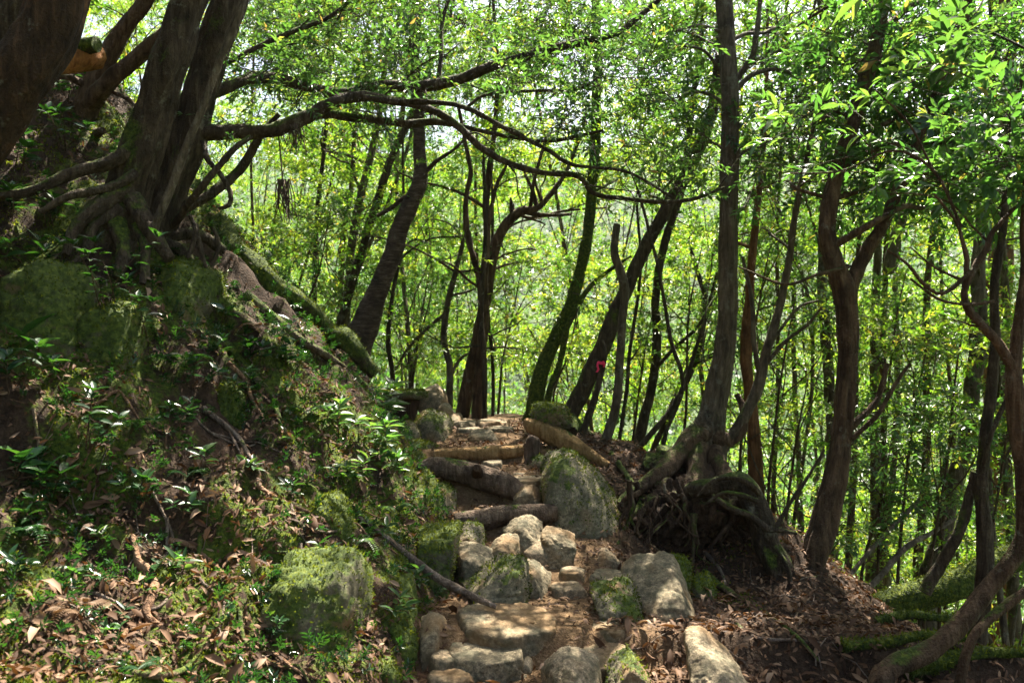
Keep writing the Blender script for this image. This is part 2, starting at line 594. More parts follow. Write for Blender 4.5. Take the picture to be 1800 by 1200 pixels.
def sprays(pos, dirs, ups, twig, leaf_len, leaf, g, shift=0.0):
    """leaves of many twigs; returns V, F, rnd, matrices"""
    LV, LF = leaf
    Vs, Fs, Rs, o = [], [], [], 0
    which = g.integers(0, len(SPRAYS), len(pos))
    R = frame(dirs, ups)
    for k, (P, LR, S) in enumerate(SPRAYS):
        idx = np.nonzero(which == k)[0]
        if len(idx) == 0:
            continue
        n, L = len(idx), len(P)
        tw = twig * g.uniform(.7, 1.25, n)
        base = pos[idx][:, None, :] + np.einsum('nij,lj->nli', R[idx], P) * tw[:, None, None]
        M = np.einsum('nij,ljk->nlik', R[idx], LR)
        ls = leaf_len * S[None, :] * g.uniform(.8, 1.2, (n, 1)) * g.uniform(.8, 1.15, (n, L))
        V = base[:, :, None, :] + np.einsum('nlij,vj->nlvi', M, LV) * ls[:, :, None, None]
        cnt = n * L
        Vs.append(V.reshape(-1, 3))
        Fs.append((LF[None] + (np.arange(cnt) * len(LV))[:, None, None]).reshape(-1, LF.shape[1]) + o)
        o += cnt * len(LV)
        lr = np.clip(np.repeat(g.uniform(0, .75, n), L) + g.normal(0, .14, cnt) + shift, 0, .97)
        lr = np.where(g.random(cnt) < .012, 1.0, lr)
        Rs.append(np.repeat(lr, len(LF)))
    return np.vstack(Vs), np.vstack(Fs), np.concatenate(Rs)

def twigs(pos, dirs, twig, r):
    """thin three-sided prisms for the twigs"""
    y = dirs / (np.linalg.norm(dirs, axis=1, keepdims=True) + 1e-9)
    M = frame(y, np.tile([0.1, .2, 1.0], (len(y), 1)))
    ring = np.array([[1, 0, 0], [-.5, 0, .87], [-.5, 0, -.87]])
    a = pos[:, None, :] + np.einsum('nij,vj->nvi', M, ring) * r - (y * twig * .35)[:, None, :]
    b = pos[:, None, :] + np.einsum('nij,vj->nvi', M, ring) * r * .4 + (y * twig)[:, None, :]
    V = np.concatenate([a, b], 1).reshape(-1, 3)
    F = np.array([[0, 1, 4, 3], [1, 2, 5, 4], [2, 0, 3, 5]])
    F = (F[None] + (np.arange(len(pos)) * 6)[:, None, None]).reshape(-1, 4)
    return V, [F]

# ------------------------------------------------------------------ gaps in the canopy: patches of ground the sun reaches
LIT = []   # (point, radius)
def keep_lit(pos, k_r=1.0):
    k = np.ones(len(pos), bool)
    for P, r in LIT:
        d = pos - P
        t = d @ SUN
        q = np.linalg.norm(d - t[:, None] * SUN, axis=1)
        k &= ~((q < (r * 1.05 + .14) * k_r) & (t > .7))
    return k
# ================================================================== THE SETTING: the ground
def axis(lo, hi, fine, far, growth=1.12):
    a = list(np.arange(lo, hi + 1e-6, fine))
    s = fine
    while a[-1] < far:
        s *= growth
        a.append(a[-1] + s)
    s = fine
    b = []
    c = lo
    while c > -far:
        s *= growth
        c -= s
        b.append(c)
    return np.array(b[::-1] + a)
gx = axis(-4.2, 3.0, .035, 900)
gy = axis(2.6, 9.5, .035, 900)
GX, GY = np.meshgrid(gx, gy)
GZ = height(GX, GY)
nx, ny = len(gx), len(gy)
GV = np.stack([GX, GY, GZ], -1).reshape(-1, 3)
ii = (np.arange(ny - 1)[:, None] * nx + np.arange(nx - 1)[None, :]).ravel()
GF = np.stack([ii, ii + 1, ii + nx + 1, ii + nx], -1)
uu = np.interp(GY, LY, LX) - GX
vv = GX - np.interp(GY, RY, RX)
sandy = (1 - sstep(-.08, .10, uu)) * (1 - sstep(-.05, .45, vv)) * (1 - sstep(9.5, 12, GY))
q = np.stack([GX, GY, 0 * GX], -1).reshape(-1, 3)
mossn = fbm(q * 2.3 + 40, 4).reshape(GX.shape)
mossy = sstep(.0, .25, uu) * (.56 + .62 * mossn) + sstep(.6, 1.2, vv) * (.12 + .3 * mossn)
mossy *= 1 - .8 * sstep(2.5, 3.1, uu) * (GY < 12)
mossy *= 1 - sstep(40, 60, np.hypot(GX, GY))
wooded = sstep(12, 30, np.hypot(GX, GY))
ground = link('forest_floor', mesh_np('forest_floor', GV, GF, SOIL, attrs={'sandy': sandy.ravel(), 'mossy': np.clip(mossy.ravel(), 0, 1), 'wooded': wooded.ravel()}))
ground['kind'] = 'structure'
ground['label'] = 'brown forest floor with sandy trail climbing beside a mossy bank'

# ================================================================== ROCKS
_ico = {}
def ico(sub):
    if sub not in _ico:
        bm = bmesh.new()
        bmesh.ops.create_icosphere(bm, subdivisions=sub, radius=1.0)
        bm.verts.ensure_lookup_table()
        V = np.array([v.co[:] for v in bm.verts])
        V /= np.linalg.norm(V, axis=1)[:, None]
        F = np.array([[v.index for v in f.verts] for f in bm.faces])
        bm.free()
        _ico[sub] = (V, F)
    return _ico[sub]

def rock_shape(c, planes, p, seed, sub=5, amp=.045):
    D, F = ico(sub)
    s = 0
    for n, h in planes:
        n = np.array(n, float)
        n /= np.linalg.norm(n)
        s = s + (np.maximum(D @ n, 0) / h) ** p
    g = np.random.default_rng(seed + 500)
    r = s ** (-1.0 / p)
    for k in range(9):                        # chipped facets
        n = g.normal(0, 1, 3)
        n[2] = abs(n[2]) * .8
        n /= np.linalg.norm(n)
        h = (r * (D @ n)).max() * g.uniform(.87, .98)
        s = s + (np.maximum(D @ n, 0) / h) ** p
    r = s ** (-1.0 / p)
    size = np.median(r)
    V = D * r[:, None]
    q = V / size + seed * 9.1
    r2 = 1 + amp * 1.5 * fbm(q * 1.6, 3) + amp * 1.25 * fbm(q * 5, 5, .66) - amp * 1.1 * (1 - np.abs(fbm(q * 2.6 + 4, 2))) ** 6
    V = V * r2[:, None] + c
    return V, [F]

def rock(name, label, outline, Y, thick, mat, p=10, seed=1, sink=.12, tilt=.35, lean=0.0, group=None, cat='rock', sub=6, amp=.045):
    """outline: convex photo outline, Y the distance of its face, thick its half depth in metres"""
    g = np.random.default_rng(seed)
    Yc = Y + thick * .6
    if Y > 5.55:
        sub = min(sub, 5)
    pts = np.array([at(x, y, Yc) for x, y in outline])[:, [0, 2]]
    low = pts[:, 1].min()
    pts = np.where((pts[:, 1] < low + .04)[:, None], pts - np.array([0, sink]), pts)
    c2 = (pts.max(0) + pts.min(0)) / 2
    planes = []
    n = len(pts)
    ar = sum(pts[i][0] * pts[(i + 1) % n][1] - pts[(i + 1) % n][0] * pts[i][1] for i in range(n))
    sg = 1 if ar > 0 else -1
    for i in range(n):
        e = pts[(i + 1) % n] - pts[i]
        nn = np.array([e[1], -e[0]]) * sg
        L = np.linalg.norm(nn)
        if L < 1e-5:
            continue
        nn /= L
        h = max(.02, float((pts[i] - c2) @ nn))
        ty = g.uniform(-tilt, tilt)
        if nn[1] > .35:
            ty = -abs(ty) * .9 - .12          # tops slope towards the trail
        planes.append(((nn[0], ty, nn[1]), h / math.sqrt(1 + ty * ty)))
    planes.append(((g.uniform(-.25, .25), -1, .25 + g.uniform(-.1, .2) + lean), thick))
    planes.append(((g.uniform(-.3, .3), 1, .2), thick))
    planes.append(((.7, -.8, .1), thick * 1.15))
    planes.append(((-.7, -.8, .15), thick * 1.15))
    V, F = rock_shape(np.array([c2[0], Yc, c2[1]]), planes, p * 2.4, seed, sub, amp)
    return solid(name, V, F, mat, label, cat, group)

def slab(name, label, px0, px1, Yf, Yb, ztop, h, mat, seed=1, rot=0.0, tilt=(0, 0), p=14, group=None, sub=6, amp=.03):
    """flat stone: its top spans px0..px1 at the front edge, from Yf back to Yb, at height ztop"""
    g = np.random.default_rng(seed)
    if Yf > 6.3:
        sub = min(sub, 5)
    x0, x1 = (px0 - 900) / FPX * Yf, (px1 - 900) / FPX * Yf
    w, d = (x1 - x0) / 2, (Yb - Yf) / 2
    c = np.array([(x0 + x1) / 2, (Yf + Yb) / 2, ztop - h / 2])
    R = lambda x, y: (x * math.cos(rot) - y * math.sin(rot), x * math.sin(rot) + y * math.cos(rot))
    pl = [((tilt[0], tilt[1], 1), h / 2), ((0, 0, -1), h / 2 + .08)]
    k = 7
    for i in range(k):
        a = 2 * math.pi * (i + g.uniform(-.25, .25)) / k
        nx_, ny_ = math.cos(a), math.sin(a)
        hh = 1 / math.sqrt((nx_ / w) ** 2 + (ny_ / d) ** 2)
        hh *= g.uniform(.93, 1.08)
        rx, ry = R(nx_, ny_)
        pl.append(((rx, ry, g.uniform(.05, .35)), hh))
    V, F = rock_shape(c, pl, p * 2.2, seed, sub, amp * 1.5)
    return solid(name, V, F, mat, label, 'rock', group)

rock('boulder', 'large triangular mossy grey boulder on the right edge of the steps',
     [(968, 806), (1008, 800), (1036, 820), (1094, 908), (1085, 932), (1000, 948), (962, 903), (948, 838)], 6.0, .34, ROCK_M, 12, 1, lean=.35, tilt=.15)
rock('boulder', 'round lichened boulder beside the topmost stone steps',
     [(725, 748), (735, 727), (757, 722), (782, 735), (796, 760), (793, 785), (765, 792), (738, 785), (727, 768)], 7.85, .22, ROCK_M, 7, 2)
rock('rock', 'small pointed mossy rock left of the round lichened boulder',
     [(692, 760), (715, 740), (735, 752), (742, 782), (715, 790), (697, 780)], 7.6, .14, ROCK_M, 9, 3)
rock('rock', 'low mossy rock at the left end of the pale log step',
     [(712, 782), (735, 775), (760, 780), (768, 800), (758, 822), (728, 822), (712, 800)], 7.25, .15, ROCK_MM, 9, 4)
rock('rock', 'mossy rock below the pale log step among ferns',
     [(692, 800), (715, 793), (742, 805), (752, 825), (735, 838), (700, 832)], 6.95, .14, ROCK_MM, 8, 5)
rock('boulder', 'angular brown boulder behind the mossy stump at the top of the trail',
     [(745, 684), (765, 677), (780, 690), (788, 718), (775, 728), (748, 728), (738, 705)], 9.3, .22, ROCK_WARM, 12, 6)
rock('rock', 'smooth pale stone lying above the round lichened boulder',
     [(768, 718), (780, 710), (795, 717), (804, 732), (790, 738), (770, 732)], 8.9, .14, ROCK_PALE, 7, 7)
rock('rock', 'small pale stone at the head of the steps',
     [(783, 738), (795, 728), (810, 729), (820, 744), (805, 750), (786, 748)], 8.5, .12, ROCK_PALE, 7, 8)
slab('stone_step', 'flat pale slab at the top of the steps, left of two', 785, 838, 8.25, 8.9, .925, .14, ROCK_PALE, 11)
slab('stone_step', 'flat pale slab at the top of the steps, right of two', 832, 893, 8.3, 8.95, .92, .14, ROCK_PALE, 12)
slab('stone_step', 'long flat slab forming the upper riser left half', 795, 855, 7.95, 8.3, .885, .17, ROCK_PALE, 13)
slab('stone_step', 'flat slab forming the upper riser right half', 848, 905, 7.98, 8.3, .895, .17, ROCK, 14)
rock('rock', 'oblong grey stone set in front of the upper stone riser',
     [(820, 772), (828, 762), (870, 760), (881, 770), (880, 783), (860, 790), (824, 788)], 7.7, .13, ROCK, 8, 15)
rock('rock', 'rounded grey stone under the end of the crooked log',
     [(905, 860), (920, 849), (940, 852), (953, 868), (951, 888), (925, 895), (906, 886)], 6.15, .16, ROCK, 8, 16)
slab('stone_step', 'flat stone slab right of the crooked log', 882, 958, 6.2, 6.75, .665, .14, ROCK_PALE, 17, .2)
slab('stone_step', 'thin stone chip behind the knot of the crooked log', 852, 882, 6.75, 7.0, .73, .08, ROCK_PALE, 18, sub=4)
rock('boulder', 'bright green mossy boulder at the left foot of the crooked log',
     [(703, 858), (722, 842), (745, 838), (762, 858), (778, 900), (785, 930), (745, 945), (712, 915)], 5.75, .26, ROCK_GREEN, 10, 19, lean=.2)
rock('boulder', 'mossy grey boulder tucked behind the bright green one',
     [(758, 862), (775, 855), (793, 865), (802, 892), (800, 918), (775, 925), (760, 905)], 6.0, .2, ROCK_M, 9, 20)
rock('boulder', 'dark upright block of rock at the corner of the bank',
     [(733, 935), (760, 925), (798, 918), (807, 935), (802, 1000), (797, 1045), (765, 1062), (733, 1050)], 5.05, .24, ROCK_GREEN, 14, 21, tilt=.15)
rock('rock', 'mossy rounded stone below the left end of the lower log step',
     [(806, 935), (822, 921), (842, 924), (853, 945), (850, 970), (825, 978), (806, 968)], 5.5, .16, ROCK_M, 9, 22)
rock('rock', 'pointed grey stone in front of the lower log step',
     [(886, 935), (905, 917), (928, 914), (948, 928), (956, 945), (948, 960), (918, 966), (890, 952)], 5.5, .16, ROCK, 9, 23)
rock('rock', 'flat tapering stone right of the pointed stone below the log',
     [(950, 938), (965, 932), (990, 936), (1013, 949), (1005, 962), (965, 968), (952, 955)], 5.45, .16, ROCK, 9, 24)
rock('rock', 'dark brown stone wedged under the pointed stone',
     [(915, 962), (945, 955), (972, 962), (975, 985), (945, 992), (918, 985)], 5.4, .1, ROCK_WARM, 9, 25, sub=4)
rock('rock', 'rounded stone littered with leaves left of the pointed stone',
     [(860, 960), (882, 948), (908, 950), (915, 968), (908, 988), (878, 988), (862, 975)], 5.25, .15, ROCK, 8, 26)
rock('rock', 'long low stone on the left verge below the mossy rounded stone',
     [(803, 972), (822, 963), (848, 968), (876, 986), (868, 1002), (830, 1008), (804, 998)], 5.1, .15, ROCK, 9, 27)
rock('rock', 'small pale stone between the long low stone and the leaf covered one',
     [(845, 975), (862, 966), (884, 972), (893, 986), (880, 994), (852, 990)], 5.2, .1, ROCK_PALE, 8, 28, sub=4)
rock('boulder', 'dark angular boulder pointing left beside the sandy patch',
     [(815, 1035), (845, 1012), (882, 990), (915, 987), (928, 998), (931, 1045), (925, 1070), (890, 1070), (850, 1058)], 4.82, .2, ROCK_M, 18, 29, tilt=.2, lean=.1)
rock('rock', 'brown stone behind the dark angular boulder',
     [(918, 992), (940, 993), (955, 1008), (968, 1035), (950, 1048), (920, 1045)], 5.02, .14, ROCK, 10, 30)
slab('stone_step', 'low flat stone behind the sandy patch', 965, 1032, 4.95, 5.2, .225, .1, ROCK_WARM, 31, sub=4)
slab('stone_step', 'broken stone chip at the back of the low flat stone', 985, 1030, 5.15, 5.35, .27, .08, ROCK_WARM, 32, sub=4)
rock('rock', 'four sided stone half buried in litter right of the trail',
     [(1038, 990), (1060, 967), (1082, 974), (1091, 1000), (1078, 1012), (1042, 1012)], 5.45, .15, ROCK_WARM, 10, 33)
rock('boulder', 'broad grey boulder sloping down to the right of the trail',
     [(1098, 1030), (1130, 1004), (1165, 993), (1195, 1003), (1214, 1040), (1224, 1085), (1215, 1125), (1150, 1125), (1108, 1090)], 4.75, .3, ROCK, 9, 34, lean=.3)
slab('stone_step', 'squat block left of the broad sloping boulder', 1046, 1118, 4.85, 5.2, .30, .16, ROCK, 35)
rock('boulder', 'mossy edged oval boulder beside the sandy patch',
     [(1038, 1052), (1055, 1037), (1090, 1034), (1118, 1048), (1134, 1072), (1118, 1085), (1080, 1080), (1048, 1066)], 4.62, .2, ROCK_M, 8, 36)
slab('stone_step', 'long saddle shaped slab forming the second step', 798, 985, 4.30, 4.80, .20, .13, ROCK, 37, -.06, (.03, -.10), 16, amp=.022)
slab('stone_step', 'wide slab forming the first step', 780, 922, 4.12, 4.50, .115, .12, ROCK, 38, .05, (0, -.08), 14, amp=.025)
slab('stone_step', 'small squared slab at the bottom left of the steps', 745, 832, 4.0, 4.2, .06, .12, ROCK_WARM, 39, sub=4)
slab('stone_step', 'thin dark slab above the small squared slab', 752, 805, 4.15, 4.35, .10, .1, ROCK_WARM, 40, sub=4)
rock('rock', 'lumpy stone among litter left of the saddle slab',
     [(735, 1098), (755, 1085), (778, 1092), (785, 1120), (768, 1135), (740, 1130)], 4.35, .12, ROCK, 9, 41, sub=4)
slab('stone_step', 'worn stone below the oval boulder', 1042, 1112, 4.35, 4.62, .17, .12, ROCK, 42, .3)
slab('stone_step', 'tilted stone edge under the leaf heap right of the first step', 1020, 1110, 4.08, 4.45, .10, .16, ROCK_WARM, 43, -.5, (-.1, -.15))
rock('rock', 'sunlit rusty stone at the bottom edge of the trail',
     [(966, 1182), (982, 1163), (1008, 1156), (1032, 1164), (1052, 1188), (1060, 1222), (968, 1224)], 3.82, .15, ROCK_PALE, 10, 44)
rock('rock', 'dark green triangular stone in the leaf heap',
     [(1066, 1190), (1090, 1160), (1115, 1147), (1128, 1160), (1138, 1190), (1125, 1210), (1085, 1212)], 3.9, .15, ROCK_M, 12, 45)
rock('boulder', 'pale sloping boulder at the lower right of the leaf heap',
     [(1203, 1150), (1222, 1136), (1250, 1140), (1290, 1162), (1312, 1195), (1305, 1225), (1225, 1222), (1208, 1180)], 3.85, .2, ROCK_PALE, 10, 46, lean=.3)
rock('boulder', 'big mossy boulder bulging from the foot of the bank',
     [(472, 1020), (492, 990), (530, 980), (575, 978), (615, 988), (638, 1015), (640, 1070), (635, 1150), (600, 1190), (520, 1185), (478, 1120), (466, 1060)], 3.95, .30, ROCK_MM, 9, 47)
rock('rock', 'mossy hump of rock beside the orange root',
     [(265, 1010), (285, 985), (315, 980), (345, 1010), (372, 1060), (350, 1090), (285, 1085), (262, 1045)], 4.0, .18, ROCK_GREEN, 8, 48)
rock('rock', 'mossy lump on the bank above the big mossy boulder',
     [(532, 895), (550, 872), (585, 868), (612, 895), (625, 945), (605, 985), (560, 980), (538, 935)], 4.6, .18, ROCK_GREEN, 8, 49)
rock('boulder', 'dark moss covered boulder under the double trunked tree',
     [(265, 500), (280, 465), (315, 452), (350, 468), (370, 520), (368, 565), (340, 590), (290, 580), (268, 545)], 5.65, .25, ROCK_GREEN, 8, 50)
rock('boulder', 'shaded mossy hummock in the middle of the dark bank',
     [(150, 600), (165, 545), (205, 520), (245, 540), (262, 610), (255, 690), (210, 720), (160, 690)], 5.0, .28, ROCK_GREEN, 7, 51)
rock('boulder', 'shaded mossy hummock at the upper left of the bank',
     [(5, 560), (20, 480), (70, 450), (130, 460), (160, 520), (165, 640), (120, 700), (30, 690)], 4.9, .3, ROCK_GREEN, 7, 52)
rock('rock', 'mossy stone on the bank right of the hummocks',
     [(375, 700), (395, 670), (425, 690), (435, 735), (420, 770), (385, 760)], 5.3, .14, ROCK_GREEN, 8, 53)
rock('rock', 'green mossy cushion rock at the bottom left corner',
     [(65, 1110), (95, 1095), (150, 1098), (175, 1120), (165, 1150), (90, 1150)], 3.55, .14, ROCK_GREEN, 7, 54)
rock('rock', 'dark mossy stone at the bottom left edge of the bank',
     [(60, 1165), (95, 1142), (135, 1150), (150, 1190), (140, 1225), (65, 1225)], 3.4, .14, ROCK_GREEN, 8, 55)
rock('boulder', 'mossy slanting rock at the foot of the bank by the first step',
     [(640, 1085), (660, 1060), (690, 1030), (715, 1045), (735, 1090), (745, 1150), (720, 1190), (650, 1190)], 4.3, .22, ROCK_GREEN, 9, 56)
rock('rock', 'mossy foot of rock at the bottom of the bank',
     [(600, 1180), (640, 1150), (690, 1155), (705, 1200), (690, 1235), (605, 1235)], 3.95, .16, ROCK_GREEN, 9, 57)
rock('rock', 'mossy stone beside the dark upright block',
     [(655, 1010), (675, 985), (705, 990), (722, 1030), (712, 1065), (670, 1060)], 4.65, .16, ROCK_GREEN, 8, 58)
rock('rock', 'dark green stone behind the broad sloping boulder',
     [(1158, 1000), (1175, 985), (1205, 988), (1218, 1010), (1200, 1025), (1165, 1020)], 5.2, .14, ROCK_MM, 8, 59, sub=4)
rock('rock', 'mossy stone in the litter right of the broad boulder',
     [(1212, 1025), (1228, 1014), (1252, 1022), (1262, 1040), (1245, 1052), (1218, 1045)], 5.15, .12, ROCK_MM, 8, 60, sub=4)
rock('rock', 'knobbly mossy stone left of the triangular boulder top',
     [(925, 818), (938, 802), (955, 800), (968, 812), (962, 832), (935, 835)], 6.9, .13, ROCK_M, 8, 61, sub=4)
rock('rock', 'ochre stone at the right foot of the triangular boulder',
     [(1052, 950), (1062, 928), (1082, 922), (1098, 940), (1092, 968), (1060, 968)], 5.95, .14, ROCK_WARM, 9, 62, sub=4)
rock('pebble', 'small round pebble in front of the second step',
     [(916, 1166), (922, 1157), (934, 1160), (937, 1170), (928, 1176), (918, 1174)], 4.1, .04, ROCK_PALE, 7, 63, sink=.02, sub=3)
rock('pebble', 'small pebble beneath the pointed stone on the trail',
     [(918, 988), (926, 981), (936, 984), (936, 993), (922, 995)], 5.3, .04, ROCK_PALE, 7, 64, sink=.02, sub=3)

# ================================================================== LOGS, STUMPS AND STICKS
def log(name, label, pts, mat, cat='log', segs=20, step=.03, seed=1, lump=.10, rough=.06, wob=0, group=None):
    V, F = tube(pxs(pts), segs, step, rough, lump * 1.5, 0, seed, True, wob + .25, .05)
    return solid(name, V, F, mat, label, cat, group)
log('log_step', 'dark weathered log holding the lower step', [(802, 920, 5.82, 16), (855, 912, 5.85, 19), (880, 905, 5.85, 17), (915, 904, 5.85, 17), (980, 902, 5.88, 15)], WOOD_LOG, seed=3)
th = thing('crooked_log', 'thick crooked log lying across the middle steps', 'log', at(815, 850, 6.4))
part('log_body', *tube(pxs([(690, 850, 6.45, 4), (728, 832, 6.45, 10), (768, 822, 6.42, 17), (815, 829, 6.4, 20), (858, 846, 6.36, 22), (892, 860, 6.3, 21), (920, 874, 6.25, 14)]), 28, .025, .08, .2, 0, 5, True, .5, .05), WOOD_LOG, th)
part('knot', *tube(pxs([(840, 832, 6.34, 11), (838, 824, 6.2, 9), (838, 822, 6.16, 7)]), 14, .02, .1, .15, 0, 6), WOOD_DARK, th)
log('log_step', 'pale debarked log holding the upper step', [(764, 800, 7.15, 10), (830, 798, 7.16, 11), (890, 794, 7.16, 11), (918, 791, 7.18, 10)], WOOD_CUT, seed=8)
th = thing('leaning_stick', 'long bare stick leaning from the bank down to the saddle slab', 'stick', at(870, 1066, 4.7))
part('stick_body', *tube(pxs([(628, 908, 5.0, 4), (680, 945, 4.95, 5), (728, 985, 4.85, 7), (780, 1022, 4.7, 7.5), (832, 1048, 4.62, 6.5), (872, 1066, 4.6, 4)]), 12, .03, .08, .15, 0, 9), STICK, th)

th = thing('tree_stump', 'low mossy stump with a flat sunlit top beside the trail head', 'stump', at(708, 752, 9.0))
part('trunk', *tube(pxs([(706, 765, 9.0, 34), (706, 735, 9.0, 29), (707, 712, 9.0, 28), (708, 700, 9.0, 30)]), 26, .05, .1, .16, .1, 4), WOOD_DARK, th)
V, F = rock_shape(at(708, 693, 9.0), [((0, 0, 1), .045), ((0, 0, -1), .045), ((1, 0, .1), .25), ((-1, .1, .1), .25), ((.1, -1, .1), .22), ((0, 1, .1), .24), ((.7, -.7, 0), .26), ((-.7, -.7, 0), .26)], 12, 7, 4, .05)
part('top', V, F, ROCK_MM, th)

th = thing('rotten_trunk', 'pale rotten fallen trunk with a thick moss cap beside the steps', 'log', at(990, 780, 7.3))
part('log_body', *tube(pxs([(925, 742, 7.5, 8), (945, 752, 7.4, 15), (985, 772, 7.3, 16), (1030, 795, 7.2, 13), (1068, 818, 7.1, 6)]), 20, .035, .1, .2, 0, 12), WOOD_CUT, th)
V, F = rock_shape(at(968, 730, 7.5), [((0, 0, 1), .11), ((0, 0, -1), .12), ((1, 0, .3), .19), ((-1, 0, .2), .2), ((0, -1, .2), .16), ((0, 1, .2), .2)], 5, 9, 5, .10)
part('moss_cap', V, F, ROCK_MM, th)
part('hollow', *tube(pxs([(985, 738, 7.55, 10), (1000, 745, 7.5, 16), (1003, 760, 7.4, 12)]), 14, .03, .1, .2, 0, 13), BARK_MOSS, th)
log('wooden_post', 'short brown rotten post at the right end of the pale log step', [(936, 838, 7.05, 15), (934, 800, 7.05, 13), (938, 775, 7.05, 11), (940, 768, 7.05, 7)], WOOD_LOG, 'post', seed=14, lump=.25)
log('fallen_log', 'thick mossy fallen trunk on the slope at the right', [(1505, 1082, 6.3, 13), (1545, 1068, 6.3, 22), (1610, 1050, 6.35, 25), (1690, 1022, 6.4, 25), (1760, 990, 6.5, 24), (1860, 960, 6.6, 24)], BARK_MOSS, segs=24, seed=15)
th = thing('sawn_log', 'orange sawn log end caught between the trunks at upper left', 'log', at(130, 100, 5.7))
part('log_body', *tube(pxs([(40, 128, 5.5, 12), (95, 112, 5.6, 17), (140, 100, 5.72, 22), (172, 92, 5.85, 22)]), 24, .02, .08, .14, 0, 16, True, .3, .06), WOOD_ORANGE, th)
part('bark', *tube(pxs([(92, 98, 5.72, 12), (130, 84, 5.7, 14), (170, 78, 5.66, 14)]), 14, .04, .1, .1, 0, 17), BARK_MOSS, th)
log('broken_branch', 'thick broken branch end poking in from the left edge', [(-40, 1042, 3.6, 11), (10, 1050, 3.6, 11), (45, 1060, 3.6, 11), (68, 1072, 3.6, 10)], WOOD_LOG, 'stick', 14, seed=18)
log('broken_branch', 'tapering branch below the thick broken one at the left edge', [(-40, 1055, 3.5, 9), (10, 1080, 3.5, 9), (45, 1100, 3.5, 9), (72, 1112, 3.5, 8)], WOOD_LOG, 'stick', 14, seed=19)
log('broken_branch', 'grey stick lying under the shaded hummocks', [(38, 720, 4.6, 6), (75, 735, 4.58, 6), (110, 747, 4.55, 5)], STICK, 'stick', 12, seed=20)
log('dead_branch', 'pale dead branch propped on the slope below the right trees', [(1478, 1068, 7.5, 5), (1530, 1030, 7.6, 5), (1590, 965, 7.8, 5), (1635, 938, 8, 4), (1690, 905, 8.2, 3)], STICK, 'stick', 10, seed=21)
log('dead_branch', 'thin dead branch leaning behind the forked tree', [(1490, 1015, 7.8, 4), (1545, 950, 8, 4), (1600, 895, 8.2, 4), (1622, 872, 8.3, 3)], STICK, 'stick', 10, seed=22)
log('dead_branch', 'slender pale branch lying along the crest behind the forked tree', [(1440, 1042, 6.6, 4), (1490, 1044, 6.7, 4), (1550, 1040, 6.8, 3)], STICK, 'stick', 10, seed=23)
# ================================================================== TREES
# sunlit patches on the ground and bank (where the canopy has holes)
for px, py, r in [(450, 900, .28), (525, 925, .20), (395, 905, .18), (560, 1005, .16), (275, 1030, .12), (1150, 1085, .16), (1010, 1168, .12), (1245, 1150, .08), (470, 555, .26), (440, 500, .18),
                  (545, 650, .24), (620, 730, .26), (640, 800, .2), (410, 620, .12), (690, 690, .26), (740, 860, .08), (850, 905, .06), (1000, 985, .10), (960, 1060, .08), (820, 1085, .07), (150, 720, .07),
                  (580, 880, .12), (655, 1000, .09), (1280, 1000, .08), (1120, 1120, .10), (840, 755, .2), (870, 790, .09), (310, 800, .07), (125, 640, .08), (60, 780, .08), (330, 700, .10), (235, 850, .10), (90, 960, .08), (400, 840, .12), (485, 800, .12), (190, 1000, .08), (500, 720, .14), (585, 790, .14), (200, 930, .10), (340, 960, .12), (690, 1120, .08), (1180, 1030, .10), (1340, 1090, .10), (1300, 1150, .08), (100, 1080, .08), (520, 840, .12), (870, 1120, .08), (250, 660, .06), (420, 1060, .07), (900, 1000, .07)]:
    p = hit(px, py)
    if p is not None:
        LIT.append((p, r))

LEAF2 = leaf_simple()
LEAF5 = leaf_fine()

def crown_points(c, rx, ry, rz, n, g):
    d = g.normal(0, 1, (n, 3))
    d /= np.linalg.norm(d, axis=1)[:, None]
    rr = g.random(n) ** .45
    return c + d * rr[:, None] * np.array([rx, ry, rz]), d

def leafage(parent, blobs, mat, leaf_len, twig, seed, fine=False, name='crown', with_twigs=True, shift=0.0, lit_k=1.0):
    """blobs: [(centre, rx, ry, rz, n)]"""
    g = np.random.default_rng(seed)
    P, D = [], []
    for c, rx, ry, rz, n in blobs:
        p, d = crown_points(np.array(c), rx, ry, rz, int(n), g)
        P.append(p); D.append(d)
    P, D = np.vstack(P), np.vstack(D)
    k = keep_lit(P, lit_k)
    # the air over the trail stays open
    k &= ~((P[:, 1] < 9.2) & (P[:, 2] < 2.75) & (P[:, 0] > -2.6 + .0 * P[:, 1]) & (P[:, 0] < .33 * P[:, 1] + .3))
    k &= ~((P[:, 1] < 3.4) & (P[:, 2] < 4.2))
    k &= P[:, 2] > height(P[:, 0], P[:, 1], False) + .12
    P, D = P[k], D[k]
    if len(P) == 0:
        return None
    dirs = D * np.array([1, 1, .45]) + g.normal(0, .45, P.shape) + np.array([0, 0, .05])
    ups = np.array([0, 0, 1.0]) + g.normal(0, .35, P.shape)
    V, F, R = sprays(P, dirs, ups, twig, leaf_len, LEAF5 if fine else LEAF2, g, shift)
    o = part(name, V, F, mat, parent, R, smooth=fine, kind='stuff')
    if with_twigs:
        part('twigs', *twigs(P, dirs, twig, .0035), BARK_DARK, parent, kind='stuff')
    return o

def arc(a, b, r0, r1, g, sag=.12, n=4):
    a, b = np.array(a, float), np.array(b, float)
    L = np.linalg.norm(b - a)
    out = []
    off = g.normal(0, sag * L, 3) * np.array([1, 1, .5]) + np.array([0, 0, .10 * L])
    for k in range(n + 1):
        t = k / n
        out.append(list(a * (1 - t) + b * t + off * math.sin(t * math.pi) + g.normal(0, .025 * L, 3) * (0 < k < n)) + [r0 * (1 - t) + r1 * t])
    return np.array(out)

